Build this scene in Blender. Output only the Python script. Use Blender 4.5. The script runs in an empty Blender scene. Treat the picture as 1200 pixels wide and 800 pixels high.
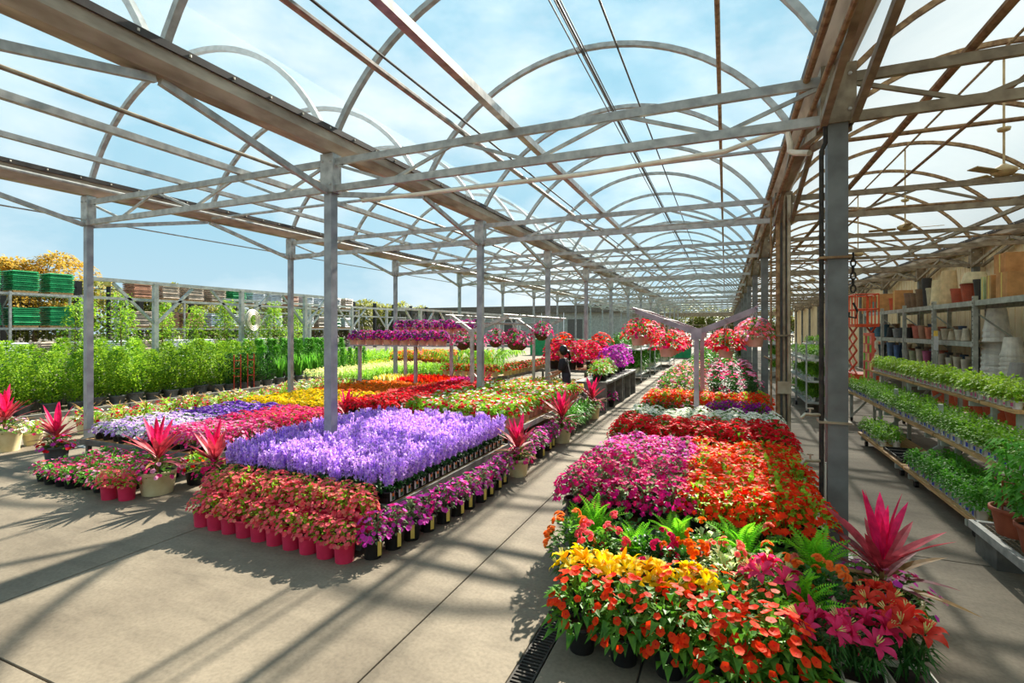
import bpy, math, random
from mathutils import Vector, Matrix
R = random.Random(11)
sc = bpy.context.scene
COL = sc.collection
PI = math.pi

# ------------------------------------------------------------------ camera
FPX, EYE, VH = 592.0, 2.0, 386.0            # focal length in px of a 1200x800 frame, eye height, horizon row
YAW = math.atan(250 / FPX)
CA, SA = math.cos(YAW), math.sin(YAW)
cam = bpy.data.cameras.new('camera'); cam.sensor_width = 36; cam.lens = FPX / 1200 * 36
cam.shift_y = -(400 - VH) / 1200; cam.clip_start = .05; cam.clip_end = 500
camo = bpy.data.objects.new('camera', cam); COL.objects.link(camo)
camo.location = (0, 0, EYE); camo.rotation_euler = (PI / 2, 0, YAW)
sc.camera = camo

# ------------------------------------------------------------------ sky, sun, exposure
sc.view_settings.view_transform = 'Standard'; sc.view_settings.look = 'None'
sc.view_settings.gamma = 1; sc.view_settings.use_curve_mapping = False
sc.view_settings.exposure = 0.46
SUNV = Vector((-.08, -1.40, -1.0)).normalized()
sun = bpy.data.lights.new('sun', 'SUN'); sun.energy = 12.0; sun.angle = .014; sun.color = (1, .93, .80)
suno = bpy.data.objects.new('sun', sun); COL.objects.link(suno)
suno.rotation_euler = (-SUNV).to_track_quat('Z', 'Y').to_euler(); suno.location = (20, 20, 20)
w = bpy.data.worlds.new('sky'); sc.world = w; w.use_nodes = True
nt = w.node_tree; nt.nodes.clear()
def N(t, kind, **kw):
    n = t.nodes.new(kind)
    for k, v in kw.items(): setattr(n, k, v)
    return n
tc = N(nt, 'ShaderNodeTexCoord'); sep = N(nt, 'ShaderNodeSeparateXYZ'); nt.links.new(tc.outputs['Generated'], sep.inputs[0])
ramp = N(nt, 'ShaderNodeValToRGB')
e = ramp.color_ramp.elements
e[0].position = 0.0; e[0].color = (.46, .62, .70, 1)
e[1].position = 1.0; e[1].color = (.13, .38, .56, 1)
x = e.new(.18); x.color = (.33, .57, .70, 1)
x = e.new(.45); x.color = (.20, .48, .64, 1)
nt.links.new(sep.outputs['Z'], ramp.inputs[0])
mp = N(nt, 'ShaderNodeMapping'); mp.inputs['Scale'].default_value = (1, 1, 2.2); nt.links.new(tc.outputs['Generated'], mp.inputs[0])
nz = N(nt, 'ShaderNodeTexNoise'); nz.inputs['Scale'].default_value = 2.6; nz.inputs['Detail'].default_value = 7; nz.inputs['Roughness'].default_value = .55
nt.links.new(mp.outputs[0], nz.inputs['Vector'])
cr = N(nt, 'ShaderNodeValToRGB'); cr.color_ramp.elements[0].position = .44; cr.color_ramp.elements[1].position = .68
nt.links.new(nz.outputs['Fac'], cr.inputs[0])
mx = N(nt, 'ShaderNodeMix', data_type='RGBA'); nt.links.new(cr.outputs[0], mx.inputs['Factor'])
nt.links.new(ramp.outputs[0], mx.inputs[6]); mx.inputs[7].default_value = (.70, .80, .84, 1)
bg = N(nt, 'ShaderNodeBackground'); bg.inputs['Strength'].default_value = .93; nt.links.new(mx.outputs[2], bg.inputs[0])
wo = N(nt, 'ShaderNodeOutputWorld'); nt.links.new(bg.outputs[0], wo.inputs[0])

# ------------------------------------------------------------------ pixel helpers (direction only; distance from what a thing touches)
def PXL(u, v, z=0.0):
    D = FPX * (EYE - z) / (v - VH); xc = (u - 600) / FPX * D
    return Vector((CA * xc - SA * D, SA * xc + CA * D, z))
def PX(u, X):                                # point on the plane x = X: returns y, depth
    k = (u - 600) / FPX; D = X / (CA * k - SA)
    return (SA * k + CA) * D, D

# ------------------------------------------------------------------ materials
def lin(c):
    return tuple((v / 255 / 12.92) if v / 255 <= .04045 else ((v / 255 + .055) / 1.055) ** 2.4 for v in c)
MATS = {}
def mat(name, rgb, rgb2=None, rough=.6, metal=0.0, scale=6.0, bump=0.0, trans=0.0, rnd=.12, spec=.4, stretch=None, lo=.35, hi=.65, detail=4):
    """noise-mixed two-colour surface, a little brightness change from object to object; trans = light let through (leaves, petals)"""
    if name in MATS: return MATS[name]
    m = bpy.data.materials.new(name); m.use_nodes = True; t = m.node_tree; t.nodes.clear()
    c1 = lin(rgb); c2 = lin(rgb2) if rgb2 else tuple(v * .72 for v in c1)
    tcn = N(t, 'ShaderNodeTexCoord'); vec = tcn.outputs['Object']
    if stretch:
        mpn = N(t, 'ShaderNodeMapping'); mpn.inputs['Scale'].default_value = stretch; t.links.new(vec, mpn.inputs[0]); vec = mpn.outputs[0]
    n = N(t, 'ShaderNodeTexNoise'); n.inputs['Scale'].default_value = scale; n.inputs['Detail'].default_value = detail; t.links.new(vec, n.inputs['Vector'])
    r = N(t, 'ShaderNodeValToRGB'); r.color_ramp.elements[0].position = lo; r.color_ramp.elements[1].position = hi
    r.color_ramp.elements[0].color = (*c2, 1); r.color_ramp.elements[1].color = (*c1, 1); t.links.new(n.outputs['Fac'], r.inputs[0])
    col = r.outputs[0]
    if rnd:
        oi = N(t, 'ShaderNodeObjectInfo'); ma = N(t, 'ShaderNodeMapRange'); ma.inputs[3].default_value = 1 - rnd; ma.inputs[4].default_value = 1 + rnd
        t.links.new(oi.outputs['Random'], ma.inputs[0])
        hs = N(t, 'ShaderNodeHueSaturation'); t.links.new(ma.outputs[0], hs.inputs['Value']); t.links.new(col, hs.inputs['Color']); col = hs.outputs[0]
    p = N(t, 'ShaderNodeBsdfPrincipled'); t.links.new(col, p.inputs['Base Color'])
    p.inputs['Roughness'].default_value = rough; p.inputs['Metallic'].default_value = metal; p.inputs['Specular IOR Level'].default_value = spec
    if bump:
        b = N(t, 'ShaderNodeBump'); b.inputs['Strength'].default_value = bump; b.inputs['Distance'].default_value = .02
        t.links.new(n.outputs['Fac'], b.inputs['Height']); t.links.new(b.outputs[0], p.inputs['Normal'])
    out = N(t, 'ShaderNodeOutputMaterial')
    if trans:
        tr = N(t, 'ShaderNodeBsdfTranslucent'); t.links.new(col, tr.inputs[0])
        ms = N(t, 'ShaderNodeMixShader'); ms.inputs[0].default_value = trans
        t.links.new(p.outputs[0], ms.inputs[1]); t.links.new(tr.outputs[0], ms.inputs[2]); t.links.new(ms.outputs[0], out.inputs[0])
    else: t.links.new(p.outputs[0], out.inputs[0])
    MATS[name] = m; return m
def up(c, k): return tuple(min(252, int(v * k)) for v in c)
def leafm(name, a, b, tr=.45): return mat(name, up(a, 1.16), up(b, 1.22), rough=.5, scale=14, trans=tr, rnd=.18, spec=.35)
def petal(name, a, b=None, tr=.5): return mat(name, up(a, 1.05), up(b, 1.1), rough=.6, scale=20, trans=tr, rnd=.10, spec=.2)

M = {}
M['galv'] = mat('galvanized_steel', (188, 186, 178), (150, 148, 142), rough=.5, metal=.1, scale=9, rnd=.08)
M['galvd'] = mat('warm_lit_weathered_steel', (156, 142, 116), (116, 100, 78), rough=.6, metal=.05, scale=7, rnd=.08)  # tan also carries the warm bounced light of the herb aisle bay
M['tube'] = mat('bright_tube', (196, 186, 176), (150, 142, 132), rough=.3, metal=.6, scale=10, rnd=.05)
M['post'] = mat('grey_painted_post', (116, 118, 114), (94, 94, 90), rough=.55, metal=.05, scale=5, rnd=.05)
M['postl'] = mat('galvanized_post', (166, 168, 168), (134, 136, 138), rough=.5, metal=.1, scale=5, rnd=.06)
M['rust'] = mat('warm_lit_rusty_pipe', (166, 134, 94), (116, 86, 56), rough=.75, metal=.1, scale=12, rnd=.1)  # rust on pipes; on the herb aisle hoops, warm bounced light as colour
M['gut'] = mat('gutter_metal', (192, 174, 150), (132, 114, 94), rough=.6, metal=.2, scale=5, stretch=(1, .3, 1), rnd=.05)
M['strip'] = mat('film_clamp', (74, 64, 56), (52, 44, 38), rough=.6, rnd=0)
M['pvc'] = mat('pvc_pipe', (222, 214, 196), (196, 186, 164), rough=.4, rnd=.05)
M['cable'] = mat('cable', (88, 80, 72), (60, 54, 48), rough=.6, rnd=0)
M['white'] = mat('white_paint', (196, 194, 188), (164, 162, 158), rough=.45, rnd=.05)
M['mauve'] = mat('basket_frame_paint', (178, 164, 170), (146, 134, 140), rough=.5, rnd=.05)
M['wood'] = mat('shelf_wood', (212, 168, 112), (176, 132, 84), rough=.65, scale=5, stretch=(8, .6, 8), rnd=.12)
M['greyb'] = mat('bench_grey', (122, 120, 112), (92, 90, 84), rough=.7, scale=6, rnd=.06)
M['black'] = mat('black_plastic', (38, 36, 34), (24, 23, 22), rough=.5, rnd=.1)
M['pinkpot'] = mat('hot_pink_pot', (226, 54, 92), (206, 40, 76), rough=.4, rnd=.06)
M['cream'] = mat('cream_pot', (226, 212, 166), (204, 188, 138), rough=.5, rnd=.07)
M['creamw'] = mat('ivory_pot', (226, 218, 196), (206, 196, 172), rough=.5, rnd=.07)
M['blush'] = mat('blush_pot', (222, 170, 150), (200, 146, 126), rough=.5, rnd=.06)
M['terra'] = mat('terracotta', (184, 98, 66), (150, 74, 48), rough=.7, rnd=.08)
M['greypot'] = mat('nursery_grey_pot', (108, 112, 114), (78, 80, 82), rough=.6, rnd=.2)
M['wpot'] = mat('white_label_pot', (228, 226, 218), (202, 198, 190), rough=.5, rnd=.05)
M['soil'] = mat('soil', (58, 42, 30), (36, 26, 18), rough=.95, scale=40, rnd=.1)
M['moss'] = mat('moss_basket', (104, 78, 44), (62, 52, 26), rough=.95, scale=40, rnd=.1)
M['tagy'] = mat('yellow_tag', (228, 206, 110), (206, 178, 80), rough=.5, rnd=.05)
M['card'] = mat('cardboard', (196, 142, 86), (168, 116, 66), rough=.8, rnd=.12)
M['orange'] = mat('orange_lift', (226, 88, 40), (198, 66, 28), rough=.5, rnd=.05)
M['redp'] = mat('red_paint', (190, 54, 40), (160, 40, 30), rough=.5, rnd=.05)
M['steelsh'] = mat('rack_steel', (184, 188, 176), (150, 152, 140), rough=.5, metal=.2, rnd=.06)
M['iron'] = mat('cast_iron', (64, 58, 50), (40, 36, 32), rough=.7, metal=.3, scale=20, rnd=0)
M['brass'] = mat('tap_metal', (186, 172, 148), (150, 134, 108), rough=.35, metal=.6, rnd=0)
# foliage
M['lf'] = leafm('leaf_green', (92, 138, 40), (46, 92, 24))
M['lfl'] = leafm('leaf_lime', (150, 186, 52), (98, 148, 34))
M['lfd'] = leafm('leaf_dark', (52, 98, 34), (26, 62, 22), .3)
M['lfg'] = leafm('leaf_grassgreen', (104, 160, 52), (62, 122, 34))
M['lfgrey'] = leafm('leaf_greygreen', (120, 140, 98), (78, 104, 62))
M['shrub'] = leafm('shrub_leaf', (150, 176, 48), (70, 116, 30))
M['herb'] = leafm('herb_leaf', (164, 186, 62), (108, 146, 40))
M['parsley'] = leafm('parsley_leaf', (128, 166, 46), (76, 122, 28))
M['fern'] = leafm('fern_frond', (136, 196, 44), (84, 156, 28))
M['varieg'] = leafm('variegated_leaf', (206, 216, 168), (110, 150, 70))
M['cordp'] = leafm('cordyline_pink', (214, 34, 96), (168, 22, 70), .3)
M['cordr'] = leafm('cordyline_red', (180, 60, 72), (124, 34, 44), .3)
M['cordm'] = leafm('cordyline_maroon', (132, 62, 62), (88, 34, 42), .3)
M['cordg'] = leafm('cordyline_olive', (176, 140, 90), (120, 96, 54))
P_ = dict(orange=((242, 76, 18), (226, 48, 10)), magenta=((232, 28, 142), (208, 14, 108)), violetpink=((230, 84, 202), (208, 48, 172)),
          red=((228, 20, 38), (200, 10, 28)), white=((244, 244, 232), (222, 222, 206)), coral=((242, 116, 124), (228, 78, 94)),
          salmon=((248, 150, 128), (236, 104, 98)), lav=((214, 168, 240), (182, 134, 226)), lav2=((234, 204, 248), (206, 168, 240)),
          deep=((112, 52, 176), (82, 30, 140)), pink=((232, 74, 152), (206, 40, 116)), hotpink=((232, 52, 122), (210, 24, 92)), palep=((244, 176, 204), (226, 130, 172)),
          yellow=((252, 206, 14), (240, 176, 4)), marig=((250, 214, 16), (238, 184, 6)), marigo=((240, 132, 20), (222, 96, 10)),
          peach=((246, 152, 72), (232, 116, 40)), lilyp=((230, 64, 118), (204, 36, 88)), lilyr=((226, 72, 52), (196, 44, 34)),
          cream=((236, 228, 168), (206, 206, 122)), purple=((168, 36, 168), (130, 20, 132)), bougr=((222, 36, 70), (190, 18, 50)), bougp=((202, 72, 200), (168, 40, 166)))
for k, (a, b) in P_.items(): M['p_' + k] = petal('petal_' + k, a, b)

def concrete(name, rgb, rgb2, dark=.75):
    m = bpy.data.materials.new(name); m.use_nodes = True; t = m.node_tree; p = t.nodes['Principled BSDF']
    g = N(t, 'ShaderNodeNewGeometry')
    n1 = N(t, 'ShaderNodeTexNoise'); n1.inputs['Scale'].default_value = .9; n1.inputs['Detail'].default_value = 8; n1.inputs['Roughness'].default_value = .62
    n2 = N(t, 'ShaderNodeTexNoise'); n2.inputs['Scale'].default_value = 38; n2.inputs['Detail'].default_value = 5
    n3 = N(t, 'ShaderNodeTexNoise'); n3.inputs['Scale'].default_value = 4; n3.inputs['Detail'].default_value = 6; n3.inputs['Distortion'].default_value = .6
    mp3 = N(t, 'ShaderNodeMapping'); mp3.inputs['Scale'].default_value = (.5, 1.6, 1); t.links.new(g.outputs['Position'], mp3.inputs[0]); t.links.new(mp3.outputs[0], n3.inputs['Vector'])
    for n in (n1, n2): t.links.new(g.outputs['Position'], n.inputs['Vector'])
    r = N(t, 'ShaderNodeValToRGB'); r.color_ramp.elements[0].position = .36; r.color_ramp.elements[1].position = .64
    r.color_ramp.elements[0].color = (*lin(rgb2), 1); r.color_ramp.elements[1].color = (*lin(rgb), 1); t.links.new(n1.outputs['Fac'], r.inputs[0])
    r2 = N(t, 'ShaderNodeMapRange'); r2.inputs[1].default_value = .3; r2.inputs[2].default_value = .6; r2.inputs[3].default_value = dark; r2.inputs[4].default_value = 1.05; t.links.new(n2.outputs['Fac'], r2.inputs[0])
    r3 = N(t, 'ShaderNodeMapRange'); r3.inputs[1].default_value = .3; r3.inputs[2].default_value = .55; r3.inputs[3].default_value = .86; r3.inputs[4].default_value = 1.03; t.links.new(n3.outputs['Fac'], r3.inputs[0])
    mu = N(t, 'ShaderNodeMath', operation='MULTIPLY'); t.links.new(r2.outputs[0], mu.inputs[0]); t.links.new(r3.outputs[0], mu.inputs[1])
    hs = N(t, 'ShaderNodeHueSaturation'); t.links.new(r.outputs[0], hs.inputs['Color']); t.links.new(mu.outputs[0], hs.inputs['Value'])
    t.links.new(hs.outputs[0], p.inputs['Base Color']); p.inputs['Roughness'].default_value = .82; p.inputs['Specular IOR Level'].default_value = .25
    b = N(t, 'ShaderNodeBump'); b.inputs['Strength'].default_value = .12; b.inputs['Distance'].default_value = .01; t.links.new(n2.outputs['Fac'], b.inputs['Height']); t.links.new(b.outputs[0], p.inputs['Normal'])
    return m
M['conc'] = concrete('aisle_concrete', (134, 122, 104), (110, 99, 84), .84)
M['ground'] = concrete('yard_ground', (120, 112, 98), (96, 90, 80), .8)
def film(name, clear, tint, diff):
    m = bpy.data.materials.new(name); m.use_nodes = True; t = m.node_tree; t.nodes.clear()
    g = N(t, 'ShaderNodeNewGeometry'); n = N(t, 'ShaderNodeTexNoise'); n.inputs['Scale'].default_value = .8; n.inputs['Detail'].default_value = 6; t.links.new(g.outputs['Position'], n.inputs['Vector'])
    mr = N(t, 'ShaderNodeMapRange'); mr.inputs[1].default_value = .3; mr.inputs[2].default_value = .7; mr.inputs[3].default_value = 1 - clear - .06; mr.inputs[4].default_value = 1 - clear + .06; t.links.new(n.outputs['Fac'], mr.inputs[0])
    a = N(t, 'ShaderNodeBsdfTransparent'); a.inputs[0].default_value = (*tint, 1)
    d = N(t, 'ShaderNodeBsdfTranslucent'); d.inputs[0].default_value = (*diff, 1)
    d2 = N(t, 'ShaderNodeBsdfDiffuse'); d2.inputs[0].default_value = (*diff, 1)
    mm = N(t, 'ShaderNodeMixShader'); mm.inputs[0].default_value = .4; t.links.new(d.outputs[0], mm.inputs[1]); t.links.new(d2.outputs[0], mm.inputs[2])
    ms = N(t, 'ShaderNodeMixShader'); t.links.new(mr.outputs[0], ms.inputs[0]); t.links.new(a.outputs[0], ms.inputs[1]); t.links.new(mm.outputs[0], ms.inputs[2])
    o = N(t, 'ShaderNodeOutputMaterial'); t.links.new(ms.outputs[0], o.inputs[0]); return m
M['film'] = film('clear_greenhouse_film', .86, (.96, .98, .99), (.80, .88, .92))
M['filmr'] = film('hazy_greenhouse_film', .17, (.88, .92, .96), (.45, .48, .50))

# ------------------------------------------------------------------ mesh building
class MB:
    def __init__(s): s.v = []; s.f = []; s.m = []
    def add(s, vs, fs, m=0):
        o = len(s.v); s.v += [tuple(v) for v in vs]
        for f in fs: s.f.append(tuple(i + o for i in f)); s.m.append(m)
    def box(s, c, d, m=0, rz=0.0, mt=None):
        hx, hy, hz = d[0] / 2, d[1] / 2, d[2] / 2
        vs = [Vector((x, y, z)) for z in (-hz, hz) for x, y in ((-hx, -hy), (hx, -hy), (hx, hy), (-hx, hy))]
        if rz: q = Matrix.Rotation(rz, 3, 'Z'); vs = [q @ v for v in vs]
        if mt: vs = [mt @ v for v in vs]
        s.add([v + Vector(c) for v in vs], [(3, 2, 1, 0), (4, 5, 6, 7), (0, 1, 5, 4), (1, 2, 6, 5), (2, 3, 7, 6), (3, 0, 4, 7)], m)
        return s
    def beam(s, p, q, wd, ht=None, m=0):
        p, q = Vector(p), Vector(q); ht = ht or wd; d = (q - p).normalized()
        up = Vector((0, 0, 1)) if abs(d.z) < .95 else Vector((1, 0, 0))
        a = d.cross(up).normalized() * wd / 2; b = a.cross(d).normalized() * ht / 2
        vs = [e + i * a + j * b for e in (p, q) for i, j in ((-1, -1), (1, -1), (1, 1), (-1, 1))]
        s.add(vs, [(3, 2, 1, 0), (4, 5, 6, 7), (0, 1, 5, 4), (1, 2, 6, 5), (2, 3, 7, 6), (3, 0, 4, 7)], m); return s
    def tube(s, pts, r, n=8, m=0, ref=None):
        pts = [Vector(p) for p in pts]; rs = r if isinstance(r, (list, tuple)) else [r] * len(pts)
        rings = []
        for i, p in enumerate(pts):
            d = (pts[min(i + 1, len(pts) - 1)] - pts[max(i - 1, 0)]).normalized()
            rf = Vector(ref) if ref else (Vector((0, 0, 1)) if abs(d.z) < .9 else Vector((1, 0, 0)))
            a = d.cross(rf).normalized(); b = a.cross(d).normalized()
            rings.append([p + rs[i] * (math.cos(2 * PI * k / n + PI / n) * a + math.sin(2 * PI * k / n + PI / n) * b) for k in range(n)])
        vs = [v for g in rings for v in g]; fs = []
        for i in range(len(pts) - 1):
            for k in range(n): fs.append((i * n + k, i * n + (k + 1) % n, (i + 1) * n + (k + 1) % n, (i + 1) * n + k))
        fs.append(tuple(range(n))[::-1]); fs.append(tuple(range((len(pts) - 1) * n, len(pts) * n)))
        s.add(vs, fs, m); return s
    def lathe(s, prof, n=14, m=0, c=(0, 0, 0), cap=True):
        vs = []; fs = []
        for r, z in prof:
            for k in range(n): vs.append((c[0] + r * math.cos(2 * PI * k / n), c[1] + r * math.sin(2 * PI * k / n), c[2] + z))
        for i in range(len(prof) - 1):
            for k in range(n): fs.append((i * n + k, i * n + (k + 1) % n, (i + 1) * n + (k + 1) % n, (i + 1) * n + k))
        if cap: fs.append(tuple(range(n))[::-1]); fs.append(tuple(range((len(prof) - 1) * n, len(prof) * n)))
        s.add(vs, fs, m); return s
    def leaf(s, p, d, L, W, droop=.25, fold=.12, m=0):
        p = Vector(p); d = Vector(d).normalized(); sd = d.cross(Vector((0, 0, 1)))
        sd = sd.normalized() if sd.length > 1e-3 else Vector((1, 0, 0)); up = sd.cross(d)
        mid = p + d * L * .45 + up * L * .06
        s.add([p, mid - sd * W / 2 + up * fold * W, mid, mid + sd * W / 2 + up * fold * W, p + d * L - Vector((0, 0, droop * L))],
              [(0, 2, 1), (0, 3, 2), (1, 2, 4), (2, 3, 4)], m)
    def blade(s, p, d, L, W, arch=.4, seg=5, m=0, fold=.25, shape=None):
        p = Vector(p); d = Vector(d).normalized(); h = Vector((d.x, d.y, 0)); h = h.normalized() if h.length > 1e-3 else Vector((1, 0, 0))
        sd = h.cross(Vector((0, 0, 1))).normalized(); vs = []; fs = []
        for i in range(seg + 1):
            t = i / seg; wv = W * (shape(t) if shape else math.sin(PI * min(1, .12 + t * .88)) ** .8)
            c = p + d * L * t + Vector((0, 0, -arch * L * t * t)) + h * (arch * L * .4 * t * t)
            up = Vector((0, 0, fold * wv))
            vs += [c - sd * wv / 2 + up, c, c + sd * wv / 2 + up]
        for i in range(seg):
            a = 3 * i; fs += [(a, a + 1, a + 4, a + 3), (a + 1, a + 2, a + 5, a + 4)]
        s.add(vs, fs, m)
    def bloom(s, c, n, r, k=5, cup=.25, notch=.62, m=0):
        c = Vector(c); n = Vector(n).normalized(); a = n.orthogonal().normalized(); b = n.cross(a); ph = R.random() * 6
        vs = [c]
        for i in range(2 * k):
            q = r * (1 if i % 2 == 0 else notch); t = ph + PI * i / k
            vs.append(c + q * (math.cos(t) * a + math.sin(t) * b) + n * cup * q)
        s.add(vs, [(0, 1 + i, 1 + (i + 1) % (2 * k)) for i in range(2 * k)], m)
    def mesh(s, name, mats, smooth=False):
        me = bpy.data.meshes.new(name); me.from_pydata(s.v, [], s.f)
        for mm in (mats if isinstance(mats, (list, tuple)) else [mats]): me.materials.append(M[mm] if isinstance(mm, str) else mm)
        me.polygons.foreach_set('material_index', s.m)
        if smooth: me.polygons.foreach_set('use_smooth', [True] * len(s.f))
        me.update(); return me

def put(name, me, parent=None, loc=(0, 0, 0), rz=0.0, sc_=1.0, kind=None):
    o = bpy.data.objects.new(name, me); COL.objects.link(o); o.parent = parent; o.location = loc
    o.rotation_euler = (0, 0, rz) if not isinstance(rz, (tuple, list)) else rz
    o.scale = (sc_,) * 3 if not isinstance(sc_, (tuple, list)) else sc_
    if kind: o['kind'] = kind
    return o
def tag(o, label, cat, group=None):
    o['label'] = label; o['category'] = cat
    if group: o['group'] = group
    return o
def thing(name, label, cat, loc=(0, 0, 0), rz=0.0, group=None, s=1.0):
    o = put(name, None, None, loc, rz, s); o.empty_display_size = .05
    return tag(o, label, cat, group)
def struct(o): o['kind'] = 'structure'; return o

# ================================================================== THE PLACE: ground, floor, walls, roof
g = MB().box((-60, 90, -.11), (420, 420, .1)); struct(put('ground', g.mesh('ground', 'ground')))
floor = struct(put('floor', None))
def slabs(xs, ys):
    for i in range(len(xs) - 1):
        for j in range(len(ys) - 1):
            x0, x1, y0, y1 = xs[i] + .006, xs[i + 1] - .006, ys[j] + .006, ys[j + 1] - .006
            b = MB(); c = .003
            b.add([(x0, y0, -.06), (x1, y0, -.06), (x1, y1, -.06), (x0, y1, -.06), (x0, y0, -c), (x1, y0, -c), (x1, y1, -c), (x0, y1, -c),
                   (x0 + c, y0 + c, 0), (x1 - c, y0 + c, 0), (x1 - c, y1 - c, 0), (x0 + c, y1 - c, 0)],
                  [(0, 1, 5, 4), (1, 2, 6, 5), (2, 3, 7, 6), (3, 0, 4, 7), (4, 5, 9, 8), (5, 6, 10, 9), (6, 7, 11, 10), (7, 4, 8, 11), (8, 9, 10, 11)])
            put('concrete_slab', b.mesh('concrete_slab', 'conc'), floor)
slabs([-16.77, -13.8, -10.83, -7.86, -4.89, -1.92, -1.145], [-10.38, -4.38, 1.62, 7.62, 13.62, 19.62, 25.62, 31.62, 43.62, 61])
slabs([-1.005, -.46, 2.6, 6.6], [-12.5, -6.5, -.5, 5.5, 11.5, 17.5, 23.5, 29.5, 41.5, 61])

# trench drain along the aisle: frame, one object per bar where they show, the rest as one part
put('joint_filler', MB().box((-5.3, 24, -.03), (23.4, 73, .03)).mesh('joint_filler', 'cable'), floor)
dr = thing('drain_grate', 'black iron slotted trench drain set in the concrete aisle', 'drain', (-1.075, 0, 0))
put('frame', MB().box((-.062, 4, -.02), (.012, 11, .04)).box((.062, 4, -.02), (.012, 11, .04)).mesh('frame', 'iron'), dr)
put('channel', MB().box((0, 4, -.0125), (.112, 11, .004)).mesh('channel', 'black'), dr)
bar = MB().box((0, 0, -.008), (.112, .013, .016)).mesh('bar', 'iron')
yb = 1.4
while yb < 4.4: put('bar', bar, dr, (0, yb, 0)); yb += .03
rest = MB()
while yb < 9.4: rest.box((0, yb, -.008), (.112, .013, .016)); yb += .03
put('bar', rest.mesh('bars', 'iron'), dr, kind='stuff')

XL2, XL1, XR1, XR2 = -10.05, -4.74, .89, 6.52
Y0, BAY = 5.15, 4.37
KS = list(range(-2, 13))
ZG = 4.28

# right-hand long wall of ribbed cream siding
wr = struct(put('wall_right', None))
for i in range(27):
    b = MB(); y = -8 + i * 2.55
    b.box((6.78, y + 1.27, 2.2), (.08, 2.53, 4.6))
    for q in range(8): b.box((6.735, y + .16 + q * .32, 2.2), (.02, .05, 4.6))
    put('siding_panel', b.mesh('siding_panel', mat('cream_siding', (240, 220, 180), (224, 202, 160), rough=.7, scale=2, rnd=.03)), wr)
# far gable wall of the building
wb = struct(put('wall_back', None))
for xa, xb in ((XL2, XL1), (XL1, XR1), (XR1, XR2)):
    put('header_beam', MB().box(((xa + xb) / 2, 60.2, 3.7), (xb - xa, .12, .5)).mesh('header_beam', 'galvd'), wb)
    for q in range(1, 4): put('mullion', MB().box((xa + (xb - xa) * q / 4, 60.2, 1.75), (.07, .07, 3.5)).mesh('mullion', 'galvd'), wb)
    put('girt', MB().box(((xa + xb) / 2, 60.2, 2.5), (xb - xa, .06, .08)).mesh('girt', 'galvd'), wb)

# ---- steel columns
def col_meshes(wd, m, dbl):
    d = {}
    d['post'] = [(MB().box((0, 0, ZG / 2), (wd, wd, ZG)).mesh('post', m), (0, 0, 0))]
    hb = MB().box((0, -wd / 2 - .011, 4.02), (wd * 1.75, .018, .5)).box((0, wd / 2 + .011, 4.02), (wd * 1.75, .018, .5))
    hb.box((-wd * .8, 0, 4.02), (.015, wd, .5)).box((wd * .8, 0, 4.02), (.015, wd, .5))
    d['head_bracket'] = [(hb.mesh('head_bracket', 'galvd' if dbl else 'galv'), (0, 0, 0))]
    bl = MB().lathe([(.016, 0), (.016, .008), (.009, .016)], 6); bl.v = [(a, -c, b_) for a, b_, c in bl.v]; bm = bl.mesh('bolt', 'galv')
    d['bolt'] = [(bm, (sx * wd * .55, -wd / 2 - .02, z)) for sx in (-1, 1) for z in (3.87, 4.17)]
    d['base_plate'] = [(MB().box((0, 0, .008), (wd + .12, wd + .12, .016)).mesh('base_plate', m), (0, 0, 0))]
    kb = []
    for s in (-1, 1):
        k = MB()
        for ox in ((-.11, .11) if dbl else (0,)): k.beam((ox, s * (wd / 2 + .02), 3.78), (ox, s * 2.16, 4.26), .055, .07)
        kb.append((k.mesh('knee_brace', 'galvd' if dbl else 'galv'), (0, 0, 0)))
    d['knee_brace'] = kb
    return d
CM = {XL2: col_meshes(.10, 'postl', False), XL1: col_meshes(.118, 'postl', False), XR1: col_meshes(.15, 'post', True), XR2: col_meshes(.15, 'post', True)}
CLAB = {XL2: ('slim galvanized steel post on the yard side of the greenhouse, beside the outdoor shrubs', 'posts on the yard side'),
        XL1: ('galvanized steel post rising out of the flower beds left of the main aisle', 'posts between the flower beds'),
        XR1: ('dark grey steel post between the bright flower strip and the shaded herb aisle', 'posts beside the herb aisle'),
        XR2: ('dark grey steel post against the cream wall behind the racks', 'posts against the cream wall')}
for X, d in CM.items():
    for k in KS:
        c = thing('steel_column', CLAB[X][0], 'post', (X, Y0 + BAY * k, 0), 0, CLAB[X][1])
        for nm, lst in d.items():
            for me, lo in lst:
                if nm == 'bolt' and k > 3: continue
                o_ = put(nm, me, hb_ if nm == 'bolt' else c, lo)
                if nm == 'head_bracket': hb_ = o_

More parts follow.
